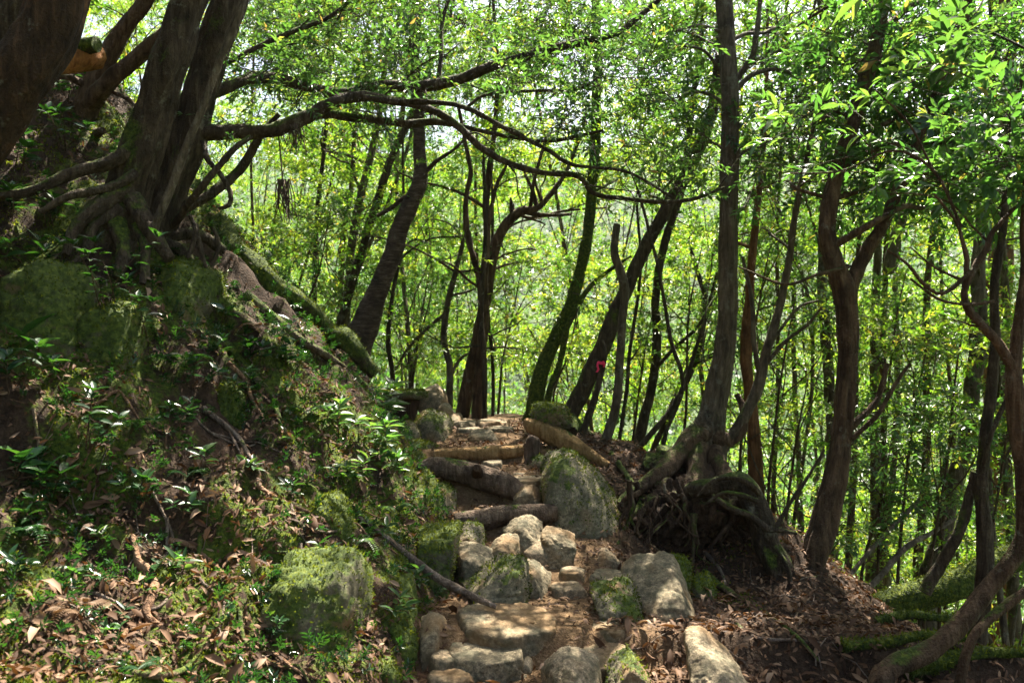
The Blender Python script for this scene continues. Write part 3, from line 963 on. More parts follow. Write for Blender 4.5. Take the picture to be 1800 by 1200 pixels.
def tree(name, label, trunk, bark, blobs=(), leaf=None, leaf_len=.08, twig=.24, seed=1, branches=(), roots=(), ext=0.0, segs=16, group='forest trees', limbs=True,
         flute=0.0, fine=False, wob=.25, step=.06, base=True, shift=0.0, hi_blobs=(), root_mat=None, lit_k=1.0):
    """trunk: [(px,py,Y,rpx)] from the base up; blobs: [(px,py,Y,rx_px,ry_px,n)]; hi_blobs: world ellipsoids of leaves added above the frame for shade"""
    g = np.random.default_rng(seed + 1000)
    P = pxs(trunk)
    P[:, 3] *= .86
    if base:
        gz = hz(P[0, 0], P[0, 1])
        if P[0, 2] > gz - .05:
            P = np.vstack([[P[0, 0] - (P[1, 0] - P[0, 0]) * .1, P[0, 1], gz - .25, P[0, 3] * 1.35], P])
    if ext:
        d = P[-1, :3] - P[-2, :3]
        d = d / np.linalg.norm(d) * .6 + np.array([0, 0, .5])
        e = P[-1].copy()
        e[:3] += d * ext * .5 + g.normal(0, .1, 3)
        e[3] *= .7
        f = e.copy()
        f[:3] += d * ext * .5 + g.normal(0, .15, 3)
        f[3] *= .45
        P = np.vstack([P, e, f])
    t = thing(name, label, 'tree', P[0, :3] + np.array([0, 0, .2 if base else 0]), group)
    part('trunk', *tube(P, segs * 2 if P[0, 1] < 8.5 else segs, step * .8, .07, .12, flute, seed, True, wob, .07), bark, t)
    for b in branches:
        B = pxs(b) * np.array([1, 1, 1, .84])
        part('branch', *tube(B, 12, .035, .12, .26, 0, seed + 3, True, .7, .06), bark, t)
        C = catmull(B, .08)
        if len(C) > 12 and leaf is not None:      # side twigs
            tw = []
            for j in range(3, len(C) - 1, 4):
                d = g.normal(0, 1, 3) * np.array([1, .8, .7]) + (C[j, :3] - C[j - 2, :3]) * 6
                d /= np.linalg.norm(d)
                e = C[j, :3] + d * g.uniform(.2, .6)
                tw.append(tube(arc(C[j, :3], e, min(C[j, 3] * .5, .008), .0018, g, .16, 4), 5, .06, .05, .1, 0, j, False))
            part('twig_wood', *join(tw), bark, t, kind='stuff')
    for b in roots:
        part('root', *tube(pxs(b) * np.array([1, 1, 1, .82]), 16, .03, .14, .30, 0, seed + 5, True, .6, .08), root_mat or bark, t)
    bl = []
    for px, py, Y, rx, ry, n in blobs:
        c = at(px, py, Y)
        bl.append((c, rx * Y / FPX, rx * Y / FPX * .9, ry * Y / FPX, n))
    bl += [(c, rx, ry, rz, n * .6) for c, rx, ry, rz, n in hi_blobs]  # unseen leaf masses above the frame, added to shade the ground
    if P[0, 1] > 9 and len(bl) and not any(b[4] > 200 for b in bl):
        for k in range(4):                     # sprays hanging along the stem
            q_ = P[g.integers(max(1, len(P) - 5), len(P)), :3] + g.normal(0, .55, 3) * np.array([1, .8, .6])
            bl.append((q_, .5, .5, .3, 13))
    C = catmull(P, .1)
    if limbs:
        for c, rx, ry, rz, n in bl:
            c = np.array(c)
            dz = c[2] - C[:, 2]
            cost = np.linalg.norm(C[:, :3] - c, axis=1) + np.where(dz < .15, 2.0, 0) + np.abs(dz - .4) * .3
            k = int(np.argmin(cost))
            L = np.linalg.norm(c - C[k, :3])
            r0 = min(C[k, 3] * .55, .012 + .011 * L)
            B = arc(C[k, :3], c, r0, r0 * .45, g)
            part('branch', *tube(B, 8, .08, .08, .12, 0, seed + 7, True), bark, t)
            sub = []
            for q_ in range(int(min(7, 2 + n / 18))):
                d = g.normal(0, 1, 3)
                d /= np.linalg.norm(d)
                e = c + d * np.array([rx, ry, rz]) * .9
                s0 = B[g.integers(2, 5), :3]
                sub.append(tube(arc(s0, e, r0 * .4, .003, g, .12, 3), 5, .1, .05, .1, 0, q_, False))
            part('twig_wood', *join(sub), bark, t, kind='stuff')
    if bl:
        leafage(t, bl, leaf or LEAF_BACK, leaf_len, twig, seed, fine, shift=shift, lit_k=lit_k)
    return t

# ---- the big leaning trees at upper left
tree('leaning_tree', 'massive dark trunk with orange bark leaning across the upper left corner',
     [(-190, 450, 4.5, 66), (-105, 350, 4.55, 56), (-45, 262, 4.6, 52), (12, 172, 4.6, 52), (60, 90, 4.6, 54), (105, 0, 4.6, 54), (160, -130, 4.6, 52)], BARK_PATCH, seed=1, ext=2.5, segs=32, flute=.12, step=.04,
     hi_blobs=[((-2.3, 6.8, 5.4), 1.3, 1.3, .7, 70), ((-.9, 8.2, 6.3), 1.2, 1.3, .6, 90), ((-2.5, 4.7, 4.7), 1.1, 1.1, .4, 130), ((-3.5, 5.6, 5.2), 1.2, 1.2, .5, 130), ((-1.7, 3.9, 4.6), 1.0, .9, .4, 110), ((-3.6, 3.6, 4.4), 1.0, 1.0, .4, 110), ((-3.2, 7.6, 6.0), 1.3, 1.2, .5, 150), ((-2.0, 9.0, 6.9), 1.3, 1.2, .5, 150), ((-4.4, 7.0, 6.0), 1.2, 1.2, .5, 120)], leaf=LEAF_DARK, leaf_len=.10)  # extra crowns out of frame over the bank, added to darken it
tree('leaning_tree', 'dark trunk cut off by the top left corner behind the orange one',
     [(-110, 300, 5.3, 30), (-40, 150, 5.3, 27), (8, 55, 5.3, 26), (50, -20, 5.3, 25), (100, -130, 5.3, 24)], BARK_DARK, seed=2, ext=2, segs=20, step=.05)
tree('twisted_tree', 'reddish twisted twin stemmed tree between the big left trunks',
     [(120, 300, 6.6, 26), (140, 215, 6.6, 24), (160, 165, 6.6, 23), (192, 95, 6.6, 18), (225, 45, 6.6, 15), (255, 5, 6.6, 13), (300, -90, 6.6, 12)], BARK_BROWN, seed=3, ext=2, segs=20, step=.05,
     branches=[[(150, 195, 6.6, 20), (185, 150, 6.5, 18), (235, 110, 6.5, 15), (290, 55, 6.5, 14), (330, -10, 6.5, 12), (380, -90, 6.5, 10)],
               [(85, 132, 6.5, 5), (125, 137, 6.5, 6), (150, 150, 6.55, 7)], [(195, 160, 6.55, 5), (225, 175, 6.5, 4), (240, 190, 6.5, 3)]],
     roots=[[(150, 215, 6.6, 16), (165, 235, 6.5, 10), (180, 232, 6.4, 7)], [(140, 220, 6.6, 14), (100, 235, 6.4, 12), (60, 215, 6.3, 9)]],
     blobs=[(230, 40, 7.6, 110, 80, 60), (60, 210, 7.4, 60, 50, 16), (200, 190, 8.4, 60, 60, 30)], leaf=LEAF_BACK,
     hi_blobs=[((-2.0, 8.5, 5.6), 1.2, 1.2, .7, 80), ((-.6, 9.8, 6.6), 1.3, 1.3, .6, 90)])
tree('mossy_tree', 'thick mossy leaning trunk with a bright edge, front of the double pair',
     [(178, 460, 5.7, 54), (200, 400, 5.75, 46), (224, 335, 5.8, 40), (252, 240, 5.8, 36), (290, 120, 5.8, 34), (338, 0, 5.8, 31), (385, -120, 5.8, 29)], BARK_DARK, seed=4, ext=2.5, segs=34, flute=.10, step=.035,
     roots=[[(240, 250, 5.75, 16), (200, 275, 5.65, 14), (155, 295, 5.6, 12), (100, 318, 5.5, 11), (45, 338, 5.4, 10), (-20, 345, 5.3, 8)],
            [(215, 330, 5.7, 20), (172, 362, 5.5, 15), (132, 400, 5.4, 12), (112, 450, 5.3, 8)], [(210, 370, 5.65, 14), (165, 395, 5.5, 11), (150, 440, 5.4, 9), (120, 470, 5.3, 6)], [(235, 300, 5.7, 10), (190, 330, 5.55, 9), (120, 345, 5.4, 8), (70, 372, 5.3, 5)], [(240, 400, 5.65, 12), (255, 440, 5.55, 9), (250, 500, 5.45, 6)],
            [(205, 390, 5.65, 20), (215, 440, 5.5, 14), (205, 490, 5.4, 9)],
            [(230, 350, 5.7, 20), (262, 410, 5.6, 16), (300, 455, 5.6, 10)]],
     hi_blobs=[((-1.2, 9.2, 6.9), 1.4, 1.2, .6, 90), ((.2, 10.2, 7.2), 1.4, 1.3, .6, 100), ((.6, 8.6, 6.4), 1.2, 1.1, .5, 80)], leaf=LEAF_DARK, leaf_len=.10)
tree('arching_tree', 'dark twin trunk behind the mossy one, sending long branches over the trail',
     [(258, 480, 6.1, 42), (277, 420, 6.1, 36), (303, 330, 6.1, 32), (343, 200, 6.1, 31), (380, 80, 6.1, 32), (412, -20, 6.1, 31), (450, -130, 6.1, 28)], BARK_DARK, seed=5, ext=2.5, segs=32, flute=.10, step=.04,
     branches=[[(350, 236, 6.1, 18), (430, 233, 6.1, 14), (490, 226, 6.1, 14), (540, 206, 6.15, 13), (590, 182, 6.2, 12), (650, 171, 6.3, 10), (720, 180, 6.35, 8), (790, 212, 6.4, 8), (850, 262, 6.4, 7), (905, 290, 6.4, 6), (960, 305, 6.4, 5.5), (1018, 312, 6.4, 5), (1040, 337, 6.4, 5), (1078, 348, 6.4, 4.5), (1200, 352, 6.4, 4), (1275, 330, 6.4, 3)],
               [(365, 170, 6.2, 12), (430, 142, 6.4, 11), (520, 146, 6.8, 11), (600, 163, 7, 11), (680, 153, 7, 12), (770, 150, 7, 11), (850, 126, 7, 10), (930, 96, 7, 9), (1010, 76, 7, 8), (1085, 54, 7, 6), (1140, 15, 7, 5), (1190, -30, 7, 4)],
               [(470, 222, 6.3, 9), (560, 205, 6.5, 8), (640, 207, 6.5, 8), (740, 214, 6.5, 8), (815, 223, 6.5, 5), (900, 240, 6.5, 4), (975, 248, 6.5, 3.5), (1060, 228, 6.5, 3)],
               [(640, 172, 6.25, 6), (750, 180, 6.2, 5), (820, 191, 6.2, 5), (900, 232, 6.2, 5), (960, 262, 6.2, 4), (1008, 291, 6.2, 3.5), (1100, 302, 6.2, 3), (1180, 345, 6.2, 2.5)],
               [(820, 190, 6.2, 3.5), (860, 165, 6.2, 3), (950, 160, 6.2, 3), (1020, 155, 6.2, 2.5), (1060, 130, 6.2, 2)],
               [(305, 395, 6.0, 9), (350, 340, 5.8, 7), (400, 275, 5.8, 6), (440, 242, 5.9, 5)],
               [(320, 375, 6.1, 9), (380, 335, 6.2, 10), (425, 295, 6.3, 9), (455, 240, 6.3, 7), (490, 200, 6.3, 5)],
               [(400, 110, 6.2, 5), (450, 85, 6.3, 5), (520, 55, 6.4, 5), (580, 30, 6.5, 4), (640, -20, 6.5, 3)],
               [(770, 150, 7, 5), (775, 90, 7.1, 4), (780, 30, 7.2, 4), (800, -40, 7.2, 3)]],
     roots=[[(358, 250, 6, 6), (366, 282, 5.9, 5), (388, 305, 5.9, 5), (405, 338, 5.9, 5), (402, 360, 5.9, 4.5), (384, 366, 5.9, 3.5)],
            [(290, 430, 6.05, 16), (330, 450, 6.0, 12), (350, 500, 6.0, 8)], [(300, 420, 6.1, 14), (350, 415, 6.2, 11), (395, 440, 6.3, 9)],
            [(345, 395, 6.0, 5), (352, 430, 5.95, 5), (362, 470, 5.9, 4)], [(335, 380, 6.0, 4), (345, 410, 5.95, 5), (330, 455, 5.9, 4)], [(375, 400, 6.1, 4), (385, 430, 6.05, 4), (372, 470, 6, 4)]],
     blobs=[(470, 120, 6.4, 100, 60, 90), (440, 40, 7.2, 110, 60, 90), (560, 60, 6.6, 120, 60, 120), (610, 140, 6.3, 90, 45, 90), (700, 110, 6.5, 110, 50, 130), (660, 30, 7.4, 120, 60, 120), (780, 40, 7.2, 120, 60, 120), (860, 110, 6.6, 100, 50, 120), (900, 20, 7.6, 120, 60, 120),
            (1000, 60, 7, 110, 60, 120), (1060, 150, 6.3, 120, 60, 170), (1150, 110, 6.5, 90, 70, 120), (930, 190, 6.2, 90, 45, 80), (1150, 260, 6.4, 100, 50, 90), (660, 200, 6.2, 70, 28, 26), (1010, 230, 6.2, 80, 35, 46), (1180, 335, 6.4, 70, 30, 24), (430, 215, 6.0, 60, 30, 16), (520, 180, 6.1, 70, 30, 34),
            (780, 170, 6.8, 90, 40, 60), (560, 130, 7.6, 120, 70, 70), (850, 60, 8.4, 140, 70, 110), (1100, 40, 8.2, 120, 60, 110), (640, 70, 9.0, 140, 70, 110), (960, 130, 8.8, 130, 60, 90), (1180, 30, 8.8, 130, 60, 100), (760, 110, 9.2, 140, 60, 90), (500, 60, 8.6, 130, 70, 90), (1040, 20, 9.4, 140, 60, 90)],
     leaf=LEAF_DARK, leaf_len=.066, limbs=False, lit_k=.7, hi_blobs=[((-.4, 7.0, 4.6), 1.3, .8, .35, 90), ((.9, 7.6, 4.9), 1.2, .8, .4, 80)])
tree('sapling', 'thin pale stem running up in front of the double trunks',
     [(255, 450, 5.6, 9), (272, 400, 5.6, 8.5), (295, 345, 5.6, 8), (322, 272, 5.6, 8), (356, 190, 5.6, 7), (386, 110, 5.6, 7), (420, 30, 5.6, 6), (440, -50, 5.6, 5)], BARK_GREY, seed=6, segs=12, step=.04, ext=1)

# ---- trees behind the ridge, left of the trail
tree('ringed_tree', 'brown ring barked trunk leaning right behind the ridge log',
     [(622, 625, 9.5, 31), (645, 560, 9.5, 24), (668, 500, 9.5, 20), (692, 435, 9.5, 18), (715, 370, 9.5, 17), (737, 318, 9.5, 15), (737, 265, 9.5, 12), (735, 190, 9.5, 11), (728, 100, 9.5, 10), (735, -20, 9.5, 9)], BARK_RING, seed=7, segs=22, ext=2,
     branches=[[(738, 312, 9.5, 4), (765, 285, 9.4, 4), (800, 262, 9.3, 3), (830, 230, 9.3, 2)], [(663, 380, 9.6, 4), (690, 365, 9.55, 4), (715, 345, 9.5, 5)]],
     blobs=[(650, 60, 9.5, 140, 90, 120), (820, 40, 10.5, 150, 90, 120), (560, 40, 11, 150, 90, 110), (730, 10, 12, 160, 80, 110)], hi_blobs=[((-.5, 10.5, 6.8), 1.4, 1.3, .6, 80), ((1, 11.5, 7.4), 1.5, 1.3, .6, 80)])
for k, (pts, bk, lb) in enumerate([
    ([(592, 600, 11, 9), (625, 480, 11, 8), (655, 380, 11, 8), (680, 300, 11, 8), (705, 240, 11, 7), (735, 180, 11, 6), (760, 100, 11, 5)], BARK_DARK, 'slim dark tree leaning right just left of the ringed trunk'),
    ([(606, 600, 11.8, 9), (615, 480, 11.8, 8), (622, 400, 11.8, 8), (635, 340, 11.8, 8), (652, 275, 11.8, 7), (668, 195, 11.8, 6), (680, 90, 11.8, 5)], BARK_GREY, 'slim grey tree crossing behind the dark leaning one'),
    ([(552, 560, 12.5, 5), (556, 400, 12.5, 4.5), (565, 300, 12.5, 4), (572, 240, 12.5, 4), (580, 120, 12.5, 3)], BARK_DARK, 'thin straight sapling rising above the ridge log'),
    ([(598, 600, 13, 6), (600, 480, 13, 6), (606, 400, 13, 6), (618, 325, 13, 5), (626, 200, 13, 4)], BARK_BROWN, 'thin brown tree left of the grey slim one'),
    ([(690, 660, 10.5, 5), (682, 600, 10.5, 5), (690, 520, 10.5, 4), (705, 440, 10.5, 4), (710, 380, 10.5, 3)], BARK_DARK, 'dark sapling rising right beside the ringed trunk')]):
    tree('slim_tree', lb, pts, bk, seed=20 + k, segs=10, ext=1.5, blobs=[(pts[-2][0] + random.uniform(-70, 70), pts[-2][1] - random.uniform(10, 110), pts[0][2] + random.uniform(-.3, .8), 100, 80, 44),
        (pts[-3][0] + random.uniform(-90, 90), pts[-3][1] + random.uniform(-50, 50), pts[0][2] + .8, 80, 60, 24)])

# ---- the group beyond the head of the trail
tree('hooked_tree', 'dark leaning tree whose broken top hooks over to the right',
     [(808, 752, 10, 16), (815, 725, 10, 14), (828, 655, 10, 13), (846, 560, 10, 11), (866, 450, 10, 11), (884, 402, 10, 10), (903, 377, 10, 10), (922, 369, 10, 9), (940, 375, 10, 7)], BARK_BROWN, seed=30, segs=16,
     branches=[[(902, 378, 10, 6), (899, 362, 10, 5), (897, 348, 10, 1.5)], [(932, 372, 10, 7), (952, 360, 10, 6), (978, 325, 10, 5), (1000, 295, 10, 4), (1020, 240, 10, 3)],
               [(945, 366, 10, 5), (938, 335, 10, 4), (925, 310, 10, 3), (915, 285, 10, 2)], [(935, 378, 10, 5), (965, 378, 10, 4), (1005, 376, 10, 3)], [(955, 357, 10, 4), (945, 330, 10, 3), (935, 300, 10, 2)]],
     blobs=[(980, 230, 10.4, 90, 60, 26)])
tree('forked_tree', 'brown tree splitting into two thin stems beside the hooked one',
     [(838, 755, 9.8, 11), (842, 660, 9.8, 10), (851, 565, 9.8, 9), (849, 500, 9.8, 9), (856, 420, 9.8, 7), (855, 350, 9.8, 7), (861, 290, 9.8, 6), (868, 240, 9.8, 5), (875, 120, 9.8, 4)], BARK_BROWN, seed=31, segs=14, ext=1.5,
     branches=[[(850, 540, 9.8, 7), (838, 480, 9.8, 6), (822, 405, 9.8, 6), (821, 345, 9.8, 5), (829, 305, 9.8, 5), (820, 255, 9.8, 4), (805, 180, 9.8, 3)], [(858, 400, 9.8, 5), (872, 330, 9.8, 4), (890, 290, 9.8, 3)]],
     blobs=[(830, 150, 10, 110, 70, 50), (900, 160, 10.2, 90, 70, 40)])
tree('crooked_sapling', 'crooked thin stem left of the hooked tree',
     [(790, 735, 10.2, 7), (790, 650, 10.2, 7), (781, 600, 10.2, 6.5), (786, 535, 10.2, 6), (801, 478, 10.2, 5), (815, 420, 10.2, 4), (822, 340, 10.2, 3)], BARK_GREY, seed=32, segs=10,
     branches=[[(788, 545, 10.2, 4), (760, 570, 10.4, 3.5), (720, 610, 10.6, 3), (695, 650, 10.8, 3)], [(790, 520, 10.2, 3), (830, 510, 10.2, 2), (850, 490, 10.2, 1.5)]], blobs=[(760, 400, 11.5, 90, 60, 26)])
for k, (x0, x1, Y, r, lb) in enumerate([(852, 846, 9.6, 5, 'thin straight stem right against the brown forked tree'), (866, 858, 10.4, 3.5, 'wiry stem on the right of the forked tree group')]):
    tree('wiry_tree', lb, [(x0, 750, Y, r), (x0, 640, Y, r), (x1, 540, Y, r * .9), (x1 + 8, 400, Y, r * .8), (x1 + 4, 280, Y, r * .6)], BARK_DARK, seed=34 + k, segs=8, blobs=[(x1 + 20, 260, Y + .6, 60, 50, 14)])
tree('mossy_leaning_tree', 'green lit mossy trunk leaning right in the middle of the view',
     [(928, 765, 9.6, 20), (940, 715, 9.6, 17), (952, 655, 9.6, 15), (975, 595, 9.6, 13), (1002, 538, 9.6, 12), (1018, 478, 9.6, 11), (1030, 430, 9.6, 11), (1040, 340, 9.6, 10), (1046, 250, 9.6, 10), (1050, 100, 9.6, 9)], BARK_MOSS, seed=36, segs=18, ext=2,
     branches=[[(955, 735, 9.55, 7), (970, 680, 9.5, 7), (985, 640, 9.5, 6), (997, 575, 9.4, 6), (1030, 512, 9.4, 5), (1072, 475, 9.4, 4), (1110, 450, 9.4, 2)]],
     blobs=[(1060, 100, 9.8, 140, 90, 120), (985, 60, 10.4, 140, 80, 110), (1100, 20, 11.5, 170, 80, 120), (900, 30, 11.5, 160, 80, 110)], hi_blobs=[((1.2, 10, 6.6), 1.3, 1.2, .6, 70), ((2.2, 11, 7.2), 1.4, 1.2, .6, 70)])
tree('dark_leaning_tree', 'smooth dark trunk leaning strongly right past the pink ribbon stem',
     [(985, 765, 8.9, 22), (1003, 725, 8.9, 18), (1032, 668, 8.9, 17), (1066, 590, 8.9, 16), (1105, 500, 8.9, 14), (1140, 425, 8.9, 13), (1176, 360, 8.9, 12), (1215, 292, 8.9, 12), (1245, 220, 8.9, 11), (1262, 120, 8.9, 10), (1275, -20, 8.9, 9)], BARK_DARK, seed=37, segs=18, ext=2,
     roots=[[(1005, 740, 8.8, 12), (1045, 765, 8.5, 9), (1090, 790, 8.3, 7), (1150, 800, 8.2, 5)], [(1012, 745, 8.8, 9), (1010, 770, 8.5, 8), (1012, 800, 8.3, 6)]],
     blobs=[(1190, 200, 9.2, 110, 80, 80), (1240, 60, 9.4, 130, 80, 100), (1350, 30, 11, 160, 80, 110)], hi_blobs=[((1.6, 9, 6.0), 1.2, 1.1, .5, 60), ((2.8, 9.6, 6.6), 1.2, 1.1, .5, 70)])
th = tree('broken_tree', 'short broken stem with a pink ribbon tied round it', [(1015, 790, 8.5, 8), (1030, 745, 8.5, 7), (1045, 700, 8.5, 6.5), (1056, 658, 8.5, 6), (1062, 625, 8.5, 6), (1057, 597, 8.5, 5)], BARK_DARK, seed=38, segs=12, group=None)
RIB = flat('pink_ribbon_plastic', (.85, .035, .13), .4)
rb = thing('ribbon', 'bright pink trail marking ribbon tied to a broken stem', 'ribbon', at(1056, 640, 8.46))
c = at(1057.5, 638, 8.5)
V, F = tube(np.array([[c[0] - .004, c[1], c[2] - .014, .037], [c[0], c[1], c[2], .037], [c[0] + .003, c[1], c[2] + .012, .036]]), 16, .01, .03, .04)
part('band', V, F, RIB, rb)
def strip(pts, w):
    V, F = [], []
    for k, (x, y, Y) in enumerate(pts):
        a = at(x, y, Y)
        V += [a + np.array([-w, 0, 0]), a + np.array([w, 0, 0]), a + np.array([w, .004, 0]), a + np.array([-w, .004, 0])]
    for k in range(len(pts) - 1):
        b = k * 4
        F += [[b + i, b + (i + 1) % 4, b + 4 + (i + 1) % 4, b + 4 + i] for i in range(4)]
    return np.array(V), [np.array(F)]
part('tail', *strip([(1052, 635, 8.45), (1050, 642, 8.43), (1052, 649, 8.44), (1049, 654, 8.44)], .011), RIB, rb)
part('tail', *strip([(1060, 634, 8.45), (1063, 640, 8.43), (1061, 645, 8.44)], .009), RIB, rb)

tree('dead_snag', 'dead bare snag with a snapped top in front of the dark leaning trunk',
     [(1055, 805, 8.1, 11), (1068, 770, 8.1, 10), (1082, 715, 8.1, 9), (1090, 640, 8.1, 8), (1093, 565, 8.1, 8), (1096, 500, 8.1, 9), (1081, 445, 8.1, 7.5), (1085, 394, 8.1, 6.5)], BARK_GREY, seed=39, segs=16, wob=.6)
tree('slim_tree', 'dark slender tree right of the snag, straight in its lower half',
     [(1112, 815, 9.8, 10), (1130, 740, 9.8, 10), (1146, 680, 9.8, 9), (1155, 600, 9.8, 9), (1152, 520, 9.8, 8), (1170, 420, 9.8, 8), (1200, 330, 9.8, 7), (1215, 200, 9.8, 6)], BARK_DARK, seed=40, segs=12, ext=1.5,
     branches=[[(1150, 650, 9.8, 4), (1180, 620, 9.7, 4), (1235, 560, 9.6, 3), (1260, 480, 9.6, 2)]], blobs=[(1200, 180, 10, 100, 80, 40), (1130, 330, 10.5, 80, 60, 22)])
for k, (pts, lb) in enumerate([
    ([(1100, 815, 8.8, 5), (1140, 770, 8.8, 6), (1190, 700, 8.8, 5), (1215, 640, 8.8, 4), (1240, 560, 8.8, 3)], 'thin branch like stem slanting right of the slender dark tree'),
    ([(1160, 830, 8.6, 4), (1172, 760, 8.6, 4), (1200, 680, 8.6, 4), (1180, 600, 8.6, 4), (1165, 520, 8.6, 3.5), (1150, 440, 8.6, 3), (1120, 330, 8.6, 3)], 'wavy black stem standing left of the tall grey trunk'),
    ([(1085, 800, 9.2, 4), (1100, 700, 9.2, 4), (1110, 600, 9.2, 3.5), (1125, 480, 9.2, 3), (1120, 360, 9.2, 2.5)], 'wiry sapling behind the dead snag'),
    ([(1140, 820, 11, 6), (1180, 720, 11, 6), (1220, 640, 11, 5), (1240, 540, 11, 5), (1215, 440, 11, 4)], 'curving thin tree half hidden by the tall grey trunk')]):
    tree('wiry_tree', lb, pts, BARK_DARK, seed=44 + k, segs=8, wob=.5, blobs=[(pts[-1][0], pts[-1][1] - 40, pts[0][2] + .8, 70, 60, 18)])

tree('tall_grey_tree', 'tall straight grey trunk with lichen and spreading roots right of the trail',
     [(1215, 830, 7.0, 44), (1232, 785, 7.05, 33), (1254, 722, 7.1, 24), (1268, 645, 7.1, 20), (1277, 560, 7.1, 18), (1280, 450, 7.1, 17), (1282, 330, 7.1, 17), (1283, 200, 7.1, 16.5), (1280, 100, 7.1, 16), (1271, 0, 7.1, 15), (1262, -120, 7.1, 14)], BARK_GREY, seed=50, segs=28, ext=2.5, flute=.16, step=.045, wob=.15,
     branches=[[(1296, 140, 7.1, 6), (1320, 100, 7.05, 6), (1330, 50, 7, 5), (1340, -30, 7, 4)], [(1275, 60, 7.1, 4), (1230, 45, 7, 3.5), (1190, 55, 6.9, 3)], [(1268, 130, 7.1, 4), (1240, 90, 7, 3), (1200, 80, 7, 3)]],
     roots=[[(1235, 770, 7.0, 26), (1190, 800, 6.8, 20), (1150, 830, 6.6, 17), (1115, 860, 6.45, 13), (1090, 885, 6.3, 8)],
            [(1255, 770, 7.0, 20), (1290, 772, 6.95, 10), (1308, 745, 6.95, 8), (1306, 715, 7, 7), (1296, 692, 7.05, 6)],
            [(1225, 800, 6.9, 24), (1215, 840, 6.6, 20), (1200, 880, 6.4, 15), (1185, 930, 6.2, 10)],
            [(1250, 800, 6.9, 22), (1270, 840, 6.6, 17), (1275, 890, 6.3, 12), (1250, 940, 6.1, 8)]], root_mat=BARK_BROWN,
     blobs=[(1330, 110, 7.2, 110, 80, 110), (1210, 60, 7.3, 90, 70, 80), (1380, 60, 7.6, 120, 80, 90), (1300, 260, 7.0, 70, 60, 40), (1230, 250, 7.4, 80, 60, 60), (1350, 250, 7.4, 110, 70, 90), (1330, 350, 7.6, 80, 50, 40), (1190, 180, 7.6, 80, 60, 60), (1420, 150, 7.8, 110, 70, 90)], leaf=LEAF_DARK, leaf_len=.075,
     hi_blobs=[((2.2, 8.2, 5.6), 1.3, 1.2, .6, 90), ((3.2, 9.0, 6.2), 1.3, 1.2, .6, 90)])
GT = bpy.data.objects['tall_grey_tree']
V, F = rock_shape(at(1205, 838, 7.0), [((0, -.2, 1), .20), ((0, 0, -1), .30), ((1, 0, .45), .34), ((-1, 0, .75), .34), ((0, -1, .2), .26), ((0, 1, .2), .3)], 7, 79, 6, .16)
part('root_flare', V, F, BARK_DARK, GT)
tree('side_tree', 'grey stem curving up from the roots right of the tall grey trunk',
     [(1268, 800, 6.95, 13), (1288, 765, 6.95, 11), (1312, 722, 6.95, 11), (1332, 680, 6.95, 11), (1346, 620, 6.95, 9), (1370, 540, 6.95, 8), (1386, 460, 6.95, 7), (1397, 385, 6.95, 6), (1420, 270, 6.95, 5), (1440, 150, 6.95, 4)], BARK_GREY, seed=51, segs=14, step=.04, ext=1,
     branches=[[(1335, 660, 6.95, 5), (1325, 600, 6.9, 5), (1320, 520, 6.9, 4), (1305, 450, 6.9, 3)], [(1345, 640, 6.95, 4), (1380, 600, 6.8, 4), (1420, 570, 6.7, 3), (1445, 540, 6.6, 2)], [(1350, 610, 6.95, 3), (1400, 545, 6.9, 3), (1440, 528, 6.9, 2)]],
     blobs=[(1420, 280, 7.2, 90, 70, 50), (1340, 400, 7.4, 60, 40, 14)], leaf=LEAF_MID)
tree('orange_tree', 'orange brown trunk standing behind the roots of the tall grey tree',
     [(1330, 880, 8.8, 16), (1326, 790, 8.8, 14), (1318, 700, 8.8, 12), (1312, 620, 8.8, 11), (1318, 500, 8.8, 9), (1330, 380, 8.8, 7)], BARK_RED, seed=52, segs=14, ext=2, blobs=[(1350, 330, 9.2, 90, 70, 40), (1300, 420, 9.6, 80, 60, 26)])
